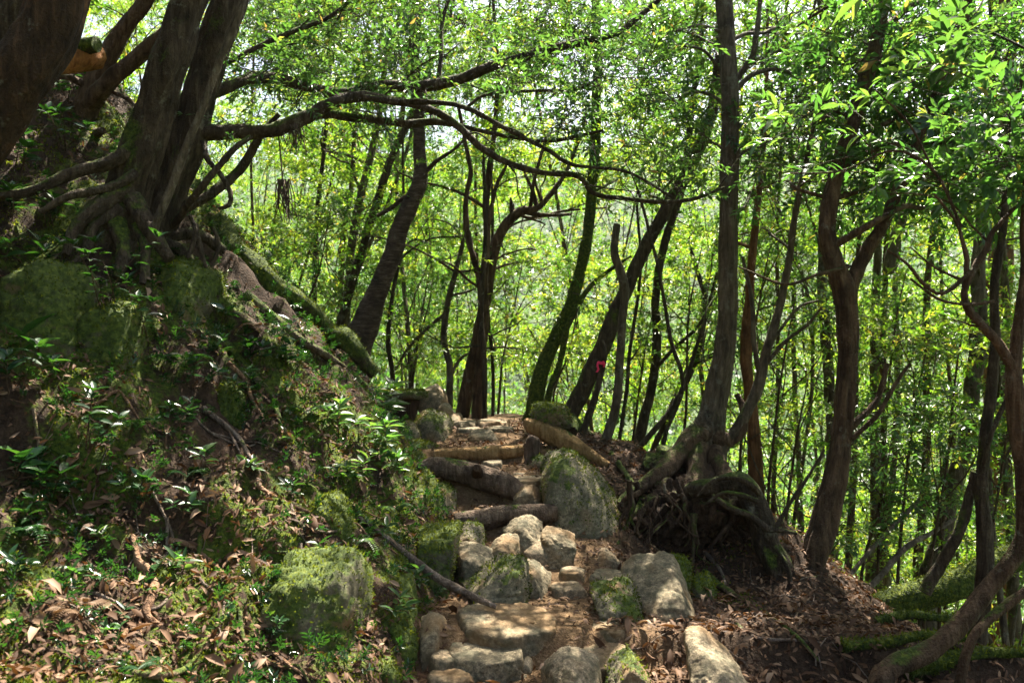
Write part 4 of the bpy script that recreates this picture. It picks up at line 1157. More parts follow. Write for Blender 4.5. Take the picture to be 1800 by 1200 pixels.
tree('split_tree', 'stout brown tree forking into a wide V on the right slope',
     [(1398, 1085, 5.9, 36), (1412, 1045, 5.92, 28), (1432, 975, 5.95, 24), (1460, 880, 6, 23), (1480, 765, 6, 19), (1490, 650, 6, 18), (1491, 565, 6, 19), (1484, 510, 6, 20), (1466, 460, 6, 17), (1455, 410, 6, 16), (1460, 350, 6, 15), (1474, 295, 6, 14), (1494, 225, 6, 14), (1522, 140, 6, 14), (1545, 55, 6, 13), (1556, -60, 6, 12)], BARK_BROWN, seed=53, segs=28, ext=2.5, flute=.12, step=.04, wob=.15,
     branches=[[(1486, 525, 6, 17), (1515, 470, 6, 14), (1548, 412, 6, 13), (1573, 352, 6, 12), (1592, 308, 6, 11), (1622, 222, 6, 9), (1655, 140, 6, 8), (1690, 50, 6, 8), (1712, -40, 6, 7)],
               [(1500, 770, 5.95, 5), (1540, 730, 5.9, 5), (1570, 680, 5.9, 4), (1600, 640, 5.9, 3)], [(1478, 780, 6, 6), (1500, 745, 6.05, 7), (1540, 700, 6.1, 6), (1560, 640, 6.1, 5)],
               [(1490, 470, 6, 4), (1440, 480, 5.8, 3.5), (1380, 500, 5.7, 3), (1300, 470, 5.6, 2)]],
     roots=[[(1405, 1060, 5.85, 22), (1440, 1095, 5.5, 17), (1475, 1125, 5.2, 12), (1520, 1150, 4.95, 7), (1560, 1165, 4.8, 4)], [(1420, 1050, 5.9, 14), (1440, 1075, 5.8, 10), (1470, 1078, 5.8, 6)]], root_mat=BARK_MOSS,
     blobs=[(1500, 110, 6.2, 120, 80, 140), (1430, 200, 6.2, 100, 60, 100), (1600, 90, 6.4, 120, 80, 120), (1640, 220, 6.3, 100, 60, 100), (1390, 320, 6.2, 90, 50, 60), (1560, 300, 6.2, 90, 60, 80), (1680, 360, 6.6, 100, 50, 70), (1500, 360, 6.8, 80, 40, 40), (1740, 270, 6.6, 90, 80, 90), (1410, 40, 7.0, 120, 60, 90), (1720, 80, 7.2, 120, 80, 90)], leaf=LEAF_MID, leaf_len=.085,
     hi_blobs=[((3.0, 7.6, 5.2), 1.3, 1.2, .6, 80), ((1.8, 7.4, 5.0), 1.1, 1.0, .5, 70), ((2.6, 6.2, 4.4), 1.1, .9, .5, 70)])
tree('arched_root_tree', 'gnarled dark stump arching over and down into the base of the forked tree',
     [(1410, 1098, 5.72, 25), (1382, 1065, 5.75, 26), (1358, 1015, 5.78, 27), (1349, 960, 5.8, 26), (1343, 905, 5.8, 27), (1328, 868, 5.82, 24), (1300, 852, 5.85, 19), (1262, 850, 5.95, 17), (1225, 860, 6.05, 18), (1195, 880, 6.2, 14)], BARK_DARK, seed=54, segs=22, wob=1.1, base=False, step=.03, flute=.25,
     branches=[[(1250, 872, 5.8, 5), (1285, 893, 5.7, 7), (1315, 905, 5.65, 7), (1345, 930, 5.6, 7), (1362, 931, 5.6, 6), (1400, 937, 5.6, 3)], [(1360, 931, 5.6, 5), (1385, 890, 5.6, 4), (1420, 840, 5.6, 3), (1450, 790, 5.6, 2)],
               [(1335, 868, 5.7, 6), (1310, 845, 5.65, 7), (1275, 838, 5.7, 6), (1245, 850, 5.75, 4), (1225, 872, 5.75, 2)], [(1330, 880, 5.68, 5), (1300, 868, 5.62, 5), (1268, 866, 5.65, 4), (1240, 885, 5.7, 2)], [(1360, 960, 5.66, 5), (1385, 1000, 5.6, 5), (1392, 1040, 5.6, 4), (1420, 1070, 5.6, 2)]])
th = thing('root_plate', 'dark tangle of exposed roots overhanging the hollow under the tall grey tree', 'root', at(1180, 960, 6.1))
V, F = rock_shape(at(1205, 908, 6.45), [((0, -.2, 1), .27), ((0, 0, -1), .30), ((1, 0, .2), .50), ((-1, 0, .3), .46), ((0, -1, -.6), .36), ((0, 1, .2), .4)], 7, 77, 6, .24)
part('soil_mass', V, F, WOOD_DARK, th)
g = np.random.default_rng(5)
for k in range(38):
    x0 = g.uniform(1095, 1300)
    y0 = g.uniform(840, 905)
    pts = [(x0, y0, 6.1 + g.uniform(-.15, .1), g.uniform(2, 7))]
    n = g.integers(4, 7)
    for j in range(n):
        l = pts[-1]
        pts.append((l[0] + (l[0] - 1200) * .06 + g.normal(0, 13), l[1] + g.uniform(10, 26), l[2] - g.uniform(-.02, .05), l[3] * .80))
    part('root', *tube(pxs(pts), 8, .03, .1, .18, 0, k, True, .5), [WOOD_DARK, BARK_BROWN, WOOD_DARK, ROOT_MOSS][k % 4], th)

# ---- right edge
tree('sweeping_tree', 'red brown tree whose base sweeps along the ground and rises at the right edge',
     [(1545, 1215, 4.05, 24), (1570, 1175, 4.1, 21), (1625, 1148, 4.15, 19), (1680, 1102, 4.2, 18), (1730, 1042, 4.25, 17), (1772, 995, 4.25, 16), (1800, 940, 4.25, 16), (1800, 850, 4.25, 16), (1790, 760, 4.25, 17), (1783, 690, 4.25, 17), (1783, 635, 4.25, 13), (1795, 560, 4.25, 11), (1803, 470, 4.25, 9), (1800, 380, 4.25, 7), (1820, 200, 4.25, 6)], BARK_BROWN, seed=55, segs=22, step=.035, ext=1, limbs=False,
     branches=[[(1780, 650, 4.25, 11), (1745, 598, 4.25, 9), (1705, 550, 4.25, 8), (1694, 515, 4.25, 7), (1712, 475, 4.25, 7), (1735, 440, 4.25, 6), (1745, 410, 4.25, 5), (1790, 360, 4.25, 4), (1830, 330, 4.25, 3)],
               [(1694, 515, 4.25, 5), (1700, 460, 4.25, 5), (1690, 420, 4.25, 4), (1680, 390, 4.25, 3), (1640, 340, 4.25, 2.5)], [(1716, 470, 4.25, 4), (1660, 515, 4.2, 4), (1625, 500, 4.2, 4), (1595, 465, 4.2, 3), (1560, 440, 4.2, 2)],
               [(1745, 530, 4.25, 3), (1700, 535, 4.2, 3), (1650, 525, 4.2, 3), (1600, 490, 4.2, 2)], [(1690, 400, 4.25, 3), (1640, 300, 4.3, 3), (1570, 265, 4.3, 2.5), (1480, 300, 4.3, 2), (1390, 305, 4.3, 1.5)], [(1640, 300, 4.3, 2.5), (1600, 220, 4.3, 2), (1540, 160, 4.3, 1.5)]],
     blobs=[(1700, 300, 4.5, 100, 60, 50), (1770, 220, 4.5, 70, 70, 40), (1760, 330, 4.4, 60, 50, 24)], leaf=LEAF_MID, leaf_len=.085, fine=True, twig=.2)
SWEEP = bpy.data.objects['sweeping_tree']
tree('pale_tree', 'pale mottled trunk leaning slightly on the far right slope',
     [(1630, 1040, 9.3, 19), (1645, 985, 9.3, 17), (1665, 900, 9.3, 16), (1692, 790, 9.3, 15), (1710, 690, 9.3, 15), (1719, 580, 9.3, 14), (1722, 460, 9.3, 13), (1735, 330, 9.3, 12), (1745, 180, 9.3, 11)], BARK_GREY, seed=56, segs=16, ext=2, blobs=[(1720, 180, 9.6, 110, 80, 60), (1640, 300, 9.8, 90, 70, 40)])
tree('dark_tree', 'dark straight trunk with a side limb near the right edge',
     [(1722, 1130, 5.9, 19), (1728, 1040, 5.9, 16), (1730, 950, 5.9, 15), (1726, 860, 5.9, 12), (1731, 770, 5.9, 10), (1742, 690, 5.9, 10), (1750, 600, 5.9, 9), (1748, 500, 5.9, 8), (1765, 380, 5.9, 7), (1780, 200, 5.9, 6)], BARK_DARK, seed=57, segs=16, ext=1.5,
     branches=[[(1622, 1035, 6.0, 13), (1650, 990, 6, 12), (1682, 938, 5.95, 11), (1708, 880, 5.95, 10), (1722, 830, 5.9, 9)], [(1728, 840, 5.9, 6), (1745, 760, 5.8, 5), (1775, 690, 5.8, 5), (1800, 650, 5.8, 4)]],
     blobs=[(1760, 130, 6.3, 110, 90, 70), (1660, 60, 6.4, 100, 60, 50)], leaf=LEAF_MID)
tree('thin_leaning_tree', 'thin trunk slanting out of the bottom right corner',
     [(1685, 1215, 3.95, 10), (1705, 1130, 3.95, 9), (1735, 1090, 3.97, 9), (1775, 1058, 4, 9), (1830, 1015, 4, 8), (1900, 930, 4, 7)], BARK_BROWN, seed=58, segs=12, step=.03)
tree('big_background_tree', 'broad pale brown trunk high in the top right corner',
     [(1752, 700, 13, 24), (1756, 500, 13, 23), (1760, 300, 13, 22), (1763, 120, 13, 24), (1768, 0, 13, 26), (1772, -120, 13, 26)], BARK_RED, seed=59, segs=18, ext=2, blobs=[(1690, 40, 13, 90, 60, 40)])
tree('slant_tree', 'bluish grey trunk slanting up to the right near the top right corner',
     [(1560, 480, 10.5, 11), (1600, 320, 10.5, 11), (1652, 185, 10.5, 10), (1682, 85, 10.5, 10), (1705, 0, 10.5, 10), (1740, -120, 10.5, 9)], BARK_GREY, seed=60, segs=14, ext=2, base=False, blobs=[(1610, 150, 10.8, 100, 70, 46)])
tree('slim_tree', 'grey trunk seen behind the left arm of the V shaped tree',
     [(1462, 860, 10.2, 11), (1462, 760, 10.2, 11), (1456, 640, 10.2, 10), (1447, 520, 10.2, 10), (1448, 380, 10.2, 9), (1450, 200, 10.2, 9), (1449, 60, 10.2, 9), (1440, -60, 10.2, 8)], BARK_GREY, seed=61, segs=12, ext=2, blobs=[(1440, 100, 10.5, 100, 70, 46), (1380, 200, 10.8, 80, 60, 30)])
for k, (x, yb, Y, r, ln, lb) in enumerate([
    (1500, 980, 11, 6, 10, 'reddish pole tree just right of the V shaped tree'), (1537, 1010, 11.5, 10, 4, 'twin pole, left and thicker, between the V shaped tree and the pale trunk'),
    (1551, 1015, 11.6, 7, 6, 'twin pole, right and thinner, between the V shaped tree and the pale trunk'), (1572, 930, 12.5, 6, 14, 'slim pole leaning right behind the twin poles'),
    (1625, 980, 11, 8, 12, 'mossy pole left of the pale mottled trunk'), (1398, 830, 12.5, 5, -8, 'thin dark pole left of the V shaped tree'),
    (1365, 860, 12, 4, 6, 'thin stem behind the arched stump'), (1770, 960, 10.5, 9, -10, 'straight pole between the pale trunk and the right edge')]):
    tree('pole_tree', lb, [(x - ln, yb + 30, Y, r * 1.2), (x, yb - 120, Y, r), (x + ln * .4, yb - 280, Y, r * .95), (x + ln * .2, yb - 440, Y, r * .85), (x + ln * 1.5, yb - 620, Y, r * .7), (x + ln * 2, yb - 800, Y, r * .6)],
         BARK_BROWN if k % 2 == 0 else BARK_GREY, seed=62 + k, segs=10, ext=1.5, blobs=[(x + random.uniform(-60, 60), yb - 620, Y + .5, 90, 70, 34), (x + random.uniform(-90, 90), yb - 400, Y + .8, 80, 50, 22)])

# ---- the wood on the slopes behind: each its own tree
g = np.random.default_rng(21)
ANCHORS = [(330, 'above the ridge root'), (560, 'left of the ringed trunk'), (700, 'right of the ringed trunk'), (790, 'beyond the head of the steps'), (880, 'behind the hooked tree'), (985, 'behind the green mossy trunk'), (1065, 'behind the pink ribbon'),
           (1160, 'left of the tall grey trunk'), (1285, 'behind the tall grey trunk'), (1360, 'behind the arched stump'), (1430, 'left of the V shaped tree'), (1545, 'right of the V shaped tree'), (1640, 'left of the pale mottled trunk'), (1720, 'behind the pale mottled trunk'), (1800, 'at the right edge'), (0, 'behind the big leaning trunks')]
def wood_label(kind, x, Y):
    px = 900 + x / Y * FPX
    where = min(ANCHORS, key=lambda a: abs(a[0] - px))[1]
    dist = 'near' if Y < 14 else 'in the middle distance' if Y < 21 else 'far back' if Y < 29 else 'deepest in the wood'
    return '%s %s %s' % (['slender yellow green tree', 'bushy green tree', 'thin stemmed leafy tree'][kind], dist, where)
def forest_tree_parts(x, Y, zb, H, lean, r, kind, seed, g, t, leaf_k):
    P = np.array([[x, Y, zb - .3, r * 1.4], [x + lean * .05, Y, zb + .1 * H, r], [x + lean * .3 + g.normal(0, .35), Y + g.normal(0, .25), zb + .4 * H, r * .85],
                  [x + lean * .7 + g.normal(0, .35), Y + g.normal(0, .2), zb + .72 * H, r * .6], [x + lean, Y, zb + H, r * .25]])
    part('trunk', *tube(P, 8, .3, .06, .1, 0, seed, True, .3), [BARK_BROWN, BARK_GREY, BARK_GREY][kind], t)
    bl = []
    for k in range(int(g.integers(10, 15))):
        f = g.uniform(.14, 1.0)
        c = np.array([x + lean * f + g.normal(0, .95), Y + g.normal(0, .9), zb + f * H + g.normal(0, .2)])
        s = g.uniform(.5, 1.05) * (1.12 - .3 * f)
        bl.append((c, s * 1.15, s * 1.1, s * .26, 105 * s))
        i = min(len(P) - 1, max(1, int(f * 4)))
        part('branch', *tube(arc(P[i, :3] - np.array([0, 0, .3]), c, r * .35, .006, g), 5, .25, .05, .1, 0, k, False), BARK_GREY, t)
    leafage(t, bl, [LEAF_BACK, LEAF_MID, LEAF_BACK][kind], .076 * leaf_k, .25 * leaf_k, 3000 + seed, with_twigs=False, shift=[.15, .05, .0][kind])

made, tries, placed, protos = 0, 0, [], {0: [], 1: [], 2: []}
while made < 102 and tries < 9000:
    tries += 1
    Y = 9.0 + 29 * g.random() ** 1.35
    x = g.uniform(-.68, .68) * Y
    if Y < 11.5 and x < .27 * Y:
        continue
    if x < -.32 * Y and Y < 15:
        continue
    gap = .85 + Y * .03
    if any((x - a) ** 2 + (Y - b) ** 2 < gap * gap for a, b in placed):
        continue
    placed.append((x, Y))
    zb = hz(x, Y)
    H = g.uniform(6.5, 10.5) + .30 * (Y - 11)
    kind = int(g.integers(0, 3))
    if Y > 13 and len(protos[kind]) >= 4:
        src, sH = protos[kind][int(g.integers(0, 4))]
        k = H / sH
        t = src.copy()
        COL.objects.link(t)
        t.location = (x, Y, zb)
        t['label'] = wood_label(kind, x, Y)
        t.scale = (k, k, k)
        t.rotation_euler = (0, 0, g.uniform(-.6, .6))
        for ch in src.children:
            c = ch.copy()
            COL.objects.link(c)
            c.parent = t
    else:
        t = thing('forest_tree', wood_label(kind, x, Y), 'tree', (x, Y, zb), 'trees of the wood behind')
        forest_tree_parts(x, Y, zb, H, g.normal(.5, 1.1), g.uniform(.018, .042), kind, made, g, t, 1 + .02 * (Y - 11))
        if Y > 12:
            protos[kind].append((t, H))
    made += 1

# ---- leafy saplings of the understorey, overlapping the trunks
for k, (px, py, Y, lab) in enumerate([
    (1545, 890, 8.2, 'leafy sapling right of the base of the V shaped tree'), (1605, 740, 8.6, 'leafy sapling halfway up beside the V shaped tree'), (1395, 800, 8.4, 'leafy sapling behind the arched stump'),
    (1375, 650, 9.0, 'tall leafy sapling left of the V shaped tree'), (1570, 600, 9.4, 'leafy sapling showing under the right arm of the V shaped tree'), (1680, 660, 8.8, 'leafy sapling left of the pale mottled trunk'),
    (1655, 870, 8.0, 'low leafy sapling above the fallen mossy trunk'), (1765, 800, 8.4, 'leafy sapling near the right edge behind the red brown tree'), (1440, 950, 7.6, 'low leafy sapling behind the base of the V shaped tree'),
    (1210, 560, 9.6, 'leafy sapling left of the tall grey trunk at half height'), (1130, 640, 10.2, 'leafy sapling behind the dead snag'), (1000, 620, 11.0, 'leafy sapling right of the green mossy trunk'),
    (900, 560, 11.2, 'leafy sapling between the hooked tree and the green mossy trunk'), (740, 560, 11.0, 'leafy sapling right of the ringed trunk'), (560, 480, 10.5, 'sunlit leafy sapling above the ridge root'), (480, 400, 10.8, 'sunlit leafy sapling below the arching branches'),
    (1330, 560, 9.2, 'leafy sapling between the tall grey trunk and the grey stem')]):
    c = at(px, py, Y)
    gz = hz(c[0], c[1])
    P = np.array([[c[0] - .2, c[1], gz - .2, .022], [c[0] - .1 + g.normal(0, .1), c[1], gz * .5 + c[2] * .5, .016], [c[0], c[1], c[2], .012], [c[0] + .15, c[1], c[2] + .8, .005]])
    t = thing('sapling', lab, 'sapling', (c[0] - .2, c[1], gz), 'leafy saplings of the understorey')
    part('trunk', *tube(P, 7, .12, .06, .1, 0, k, True, .3), BARK_BROWN, t)
    bl = []
    for j in range(6):
        q_ = c + np.array([g.normal(0, .45), g.normal(0, .4), g.uniform(-.6, .9)])
        bl.append((q_, .5, .45, .12, 22))
        part('branch', *tube(arc(P[2, :3] + np.array([0, 0, g.uniform(-.5, .3)]), q_, .008, .003, g), 5, .12, .05, .1, 0, j, False), BARK_BROWN, t)
    leafage(t, bl, [LEAF_MID, LEAF_BACK][k % 2], .075, .22, 9000 + k, shift=.15)

# ---- the far woods, too distant to count
g = np.random.default_rng(33)
n = 2900
Yf = 40 + 420 * g.random(n) ** 1.5
xf = g.uniform(-.75, .75, n) * Yf
zf = height(xf, Yf)
sc = 1.0 + g.random(n) * .8
Vs, Fs, Rs, o = [], [], [], 0
LV, LF = leaf_simple(.8, .15, .1)
for i in range(n):
    m = 130 if Yf[i] < 90 else 26
    s = (2.0 + 1.4 * g.random()) * (1 + Yf[i] / 400)
    d = g.normal(0, 1, (m, 3))
    d /= np.linalg.norm(d, axis=1)[:, None]
    c = np.array([xf[i], Yf[i], zf[i] + s * g.uniform(1.0, 2.4)])
    p = c + d * np.array([s, s, s * 1.2]) * g.random((m, 1)) ** .33
    M = frame(d + g.normal(0, .6, d.shape), g.normal(0, 1, d.shape) + np.array([0, 0, .8]))
    L = s * g.uniform(.35, .7, m) * (.22 if Yf[i] < 90 else .6)
    V = p[:, None, :] + np.einsum('nij,vj->nvi', M, LV) * L[:, None, None]
    Vs.append(V.reshape(-1, 3))
    Fs.append((LF[None] + (np.arange(m) * 4)[:, None, None]).reshape(-1, 3) + o)
    o += m * 4
    Rs.append(np.repeat(np.clip(g.random() * .6 + g.normal(0, .12, m), 0, .95), 2))
fw = link('forest', mesh_np('forest', np.vstack(Vs), np.vstack(Fs), LEAF_MID, np.concatenate(Rs), False))
fw['kind'] = 'stuff'
fw['label'] = 'distant wooded mountainside seen through gaps in the leaves'

g = np.random.default_rng(44)
for k, (x, y) in enumerate([(-3.4, -1.5), (1.6, -3.6), (3.8, -.8), (4.6, 2.6), (-5.2, 1.8), (-6.2, 5.0), (5.6, 5.6), (-6.8, 8.4)]):  # unseen trees added round the camera to keep open sky off the trail
    zb = hz(x, y)
    H = g.uniform(7, 9)
    P = np.array([[x, y, zb - .3, .16], [x + .1, y, zb + .2 * H, .12], [x + g.normal(0, .2), y + .1, zb + .6 * H, .09], [x + g.normal(0, .3), y, zb + H, .03]])
    t = thing('forest_tree', ['evergreen tree on the bank out of view behind the viewpoint', 'evergreen tree out of view behind the start of the trail', 'evergreen tree out of view behind the right edge', 'evergreen tree out of view beside the sweeping tree', 'evergreen tree out of view left of the leaning orange trunk', 'evergreen tree out of view up the bank at left', 'evergreen tree out of view right of the fallen mossy trunk', 'evergreen tree out of view high on the bank behind the double trunks'][k], 'tree', (x, y, zb), 'trees round the viewpoint')
    part('trunk', *tube(P, 10, .2, .08, .1, .1, k, True, .3), BARK_BROWN, t)
    bl = []
    for q_ in range(9):
        f = g.uniform(.42, 1.0)
        c = np.array([x + g.normal(0, 1.0), y + g.normal(0, 1.0), max(zb + f * H, 3.4)])
        bl.append((c, 1.1, 1.1, .7, 34))
        part('branch', *tube(arc(P[2 if f < .8 else 3, :3] - np.array([0, 0, .5]), c, .03, .008, g), 5, .25, .05, .1, 0, q_, False), BARK_BROWN, t)
    leafage(t, bl, LEAF_DARK, .16, .34, 7000 + k, with_twigs=False)
# ================================================================== ROOTS ON THE BANK
NEAR = [(555, 1060, 'the big mossy boulder'), (310, 1030, 'the mossy hump by the orange root'), (180, 610, 'the shaded hummocks'), (480, 540, 'the ridge root'), (700, 970, 'the leaning stick'), (730, 880, 'the bright green boulder'), (120, 1120, 'the mossy cushion rock'),
        (400, 770, 'the pair of bare roots'), (450, 900, 'the sunlit litter patch'), (30, 850, 'the left edge of the bank'), (640, 740, 'the hanging leafy plants'), (230, 980, 'the top of the orange root'), (440, 1150, 'the wavy root'), (120, 760, 'the grey stick'), (320, 840, 'the dark fern'),
        (1410, 1080, 'the base of the V shaped tree'), (1260, 1170, 'the pale sloping boulder'), (1180, 1070, 'the broad sloping boulder'), (1540, 1160, 'the sweeping tree'), (1110, 1150, 'the leaf heap'), (1320, 1110, 'the short root end'), (1240, 1020, 'the mossy stone in the litter'), (1470, 1120, 'the mossy roots at lower right')]
def beside(p):
    px, py = 900 + p[0] / p[1] * FPX, HZ - (p[2] - EYE) / p[1] * FPX
    return min(NEAR, key=lambda a: (a[0] - px) ** 2 + (a[1] - py) ** 2)[2]
def ground_path(pix, r, lift=.35, jit=0.0):
    """photo points dropped on to the ground; returns xyz+radius"""
    out = []
    hits = [hit(px, py, y1=9) for px, py in pix]
    yy = [p[1] for p in hits if p is not None]
    for k, (px, py) in enumerate(pix):
        p = hits[k]
        if p is None or abs(p[1] - np.median(yy)) > 1.4:
            Y = float(np.median(yy)) if yy else 5.0
            x = (px - 900) / FPX * Y
            p = np.array([x, Y, max(hz(x, Y), EYE + (HZ - py) / FPX * Y)])
        rr = r[k] if isinstance(r, (list, tuple)) else r * (1 - .55 * k / max(1, len(pix) - 1))
        rw = rr * p[1] / FPX
        out.append([p[0], p[1], p[2] + rw * lift, rw])
    return np.array(out)
def root(label, pix, r, mat, lift=.35, seed=1, segs=12, cat='root', name='exposed_root', extra=(), group=None):
    P = ground_path(pix, r, lift)
    t = thing(name, label, cat, P[-1, :3], group)
    part('main_stem', *tube(P, segs, .03, .10, .2, 0, seed, True, .45), mat, t)
    for e in extra:
        part('side_stem', *tube(ground_path(e, r * .6 if not isinstance(r, (list, tuple)) else r[-1], lift), 10, .03, .1, .2, 0, seed + 1, True, .45), mat, t)
    return t
root('orange brown root snaking down the leaf litter at lower left', [(232, 950), (240, 985), (243, 1005), (268, 1022), (266, 1050), (254, 1080), (272, 1100), (310, 1118), (350, 1115), (382, 1132)], [5, 6, 8, 9, 8, 8, 7, 6, 6, 4], ROOT_ORANGE, .6, 1,
     extra=[[(254, 1078), (246, 1098), (248, 1118)], [(250, 1082), (232, 1092), (205, 1100)]])
root('thin brown root right of the orange snaking one', [(300, 965), (335, 972), (365, 988), (395, 1015), (410, 1045)], 6, ROOT_ORANGE, .6, 2)
root('mossy root curving along the bottom edge of the bank', [(225, 1192), (285, 1196), (325, 1180), (345, 1158), (362, 1130)], 7, ROOT_MOSS, .6, 3)
root('wavy root below the big mossy boulder', [(408, 1128), (440, 1148), (480, 1155), (520, 1178), (560, 1198)], 5, ROOT_ORANGE, .6, 4)
root('pair of bare roots running down the middle of the bank', [(355, 722), (392, 748), (420, 775), (438, 805), (455, 835)], 6, STICK, .6, 5, extra=[[(372, 735), (405, 768), (425, 802)]])
root('mossy root slanting across the sunlit bank', [(345, 590), (390, 605), (425, 640), (455, 672), (480, 705), (490, 740)], 9, ROOT_MOSS, .5, 6)
root('brown root under the sunlit mossy patch', [(400, 640), (430, 670), (440, 700), (462, 735)], 5, ROOT_ORANGE, .5, 7)
root('thick moss covered root forming the ridge of the bank', [(385, 400), (425, 455), (470, 505), (520, 545), (570, 580), (612, 610), (660, 660)], [20, 24, 24, 22, 20, 17, 10], BARK_MOSS, .2, 8, 18)
root('dark root below the ridge root', [(430, 520), (480, 560), (530, 600), (585, 635), (640, 680)], 11, ROOT_MOSS, .2, 9)
root('twiggy root above the big mossy boulder', [(520, 845), (565, 862), (600, 880), (630, 905), (655, 945)], 5, ROOT_MOSS, .5, 10)
root('long root in the litter below the forked tree', [(1240, 1010), (1290, 1050), (1345, 1080), (1400, 1125), (1440, 1165)], 6, ROOT_MOSS, .5, 11)
root('short root end beside the pale sloping boulder', [(1290, 1100), (1330, 1125), (1390, 1135), (1440, 1130)], 4, STICK, .5, 12)
root('root hanging down beside the triangular boulder', [(1072, 800), (1092, 825), (1110, 850), (1128, 880), (1100, 930), (1085, 960)], 6, ROOT_MOSS, .8, 13)
root('pale root crossing the slope under the arched stump', [(1215, 955), (1240, 975), (1265, 1000), (1275, 1030)], 5, STICK, .5, 14)
root('mossy root low in the lower right corner', [(1480, 1140), (1560, 1135), (1640, 1120), (1700, 1125)], 12, BARK_MOSS, .4, 15)
root('mossy dark root in the lower right corner under the sweeping tree', [(1590, 1195), (1650, 1165), (1720, 1150), (1799, 1150)], 18, BARK_MOSS, .3, 16)
root('small mossy root by the fallen trunk', [(1540, 1098), (1600, 1085), (1660, 1090), (1720, 1080)], 10, BARK_MOSS, .4, 17)

g = np.random.default_rng(8)
made = 0
while made < 28:                                             # thin rootlets wandering down the bank
    px, py = g.uniform(20, 640), g.uniform(560, 1120)
    p = hit(px, py)
    if p is None or p[0] > np.interp(p[1], LY, LX) - .25 or p[1] > 8:
        continue
    d = np.array([.75, -.45]) + g.normal(0, .35, 2)
    pts, xy = [], p[:2].copy()
    r0 = g.uniform(.006, .013)
    for k in range(6):
        pts.append([xy[0], xy[1], hz(xy[0], xy[1]) + r0 * .6, r0 * (1 - .1 * k)])
        d = d / np.linalg.norm(d) + g.normal(0, .45, 2)
        xy = xy + d / np.linalg.norm(d) * g.uniform(.07, .13)
    V, F = tube(np.array(pts), 8, .025, .1, .2, 0, made, True, .5)
    solid('rootlet', V, F, [ROOT_ORANGE, STICK, ROOT_MOSS][made % 3], ['thin orange rootlet', 'thin grey rootlet', 'thin mossy rootlet'][made % 3] + ' winding over the bank by ' + beside(p), 'root', 'rootlets on the mossy bank')
    made += 1
made = 0
while made < 44:                                             # dead twigs lying about
    side = made % 2
    px, py = (g.uniform(1080, 1540), g.uniform(1010, 1190)) if side else (g.uniform(0, 620), g.uniform(820, 1190))
    p = hit(px, py)
    if p is None or p[1] > 7:
        continue
    a = g.uniform(0, math.pi)
    L = g.uniform(.10, .32)
    pts = []
    for k in range(5):
        x, y = p[0] + math.cos(a) * L * (k / 4 - .5) + g.normal(0, .008), p[1] + math.sin(a) * L * (k / 4 - .5) + g.normal(0, .008)
        pts.append([x, y, hz(x, y) + .012 + .01 * g.random(), .0045 * (1 - .15 * k)])
    V, F = tube(np.array(pts), 6, .03, .1, .2, 0, made, True, .3)
    solid('dead_twig', V, F, STICK, ('long' if L > .24 else 'short' if L < .16 else 'medium') + ' dead twig in the litter by ' + beside(p), 'twig', 'twigs in the litter on the right' if side else 'twigs in the litter on the left')
    made += 1

# hanging dead tufts under the arching branches
for (x0, y0, y1, Y, n, lb) in [(515, 215, 275, 6.1, 26, 'brown tuft of dead twigs hanging from the arching branch'), (497, 320, 395, 6.3, 30, 'brown hanging strands of dead twigs below the arching branches')]:
    ms = []
    for k in range(n):
        xa = x0 + g.normal(0, 5)
        xb = xa + g.normal(4, 11)
        yb = y0 + (y1 - y0) * g.uniform(.5, 1)
        ms.append(tube(pxs([(xa, y0 - 5, Y, 1.0), ((xa + xb) / 2 + g.normal(0, 5), (y0 + yb) / 2, Y + g.normal(0, .05), .9), (xb, yb, Y + g.normal(0, .08), .5)]), 4, .03, 0, 0, 0, k, False))
    ms.append(tube(pxs([(x0 - 8, 232 if y0 > 300 else 205, Y, 1.6), (x0 - 4, (y0 + 225) / 2, Y, 1.5), (x0, y0, Y, 1.3)]), 5, .05, 0, 0, 0, 3, False))
    V, F = join(ms)
    solid('hanging_twigs', V, F, WOOD_LOG, lb, 'twigs')

# ================================================================== PLANTS WITH SINGLE LEAVES
def leaf_bank(prefix, mat, w, n=5, droop=.16):
    out = []
    for k in range(n):
        V, F = leaf_fine(w * (.9 + .08 * k), .05 + .015 * k, droop * (.5 + .35 * k))
        out.append(mesh_np(prefix, V, F, mat, np.full(len(F), .1 + .8 * k / n)))
    return out
LB_GLOSS = leaf_bank('glossy_leaf', LEAF_GLOSS, .36)
LB_MID = leaf_bank('fresh_leaf', LEAF_MID, .30)
LB_BIG = leaf_bank('broad_leaf', LEAF_GLOSS, .46)

def put_leaf(parent, meshes, pos, y, up, size, g, name='leaf'):
    M = frame(np.array(y, float), np.array(up, float))
    o = bpy.data.objects.new(name, meshes[int(g.integers(0, len(meshes)))])
    COL.objects.link(o)
    o.parent = parent
    mat = Matrix(((M[0, 0] * size, M[0, 1] * size, M[0, 2] * size, 0), (M[1, 0] * size, M[1, 1] * size, M[1, 2] * size, 0), (M[2, 0] * size, M[2, 1] * size, M[2, 2] * size, 0), (0, 0, 0, 1)))
    mat.translation = Vector(np.asarray(pos) - np.array(parent.location))
    o.matrix_local = mat
    return o

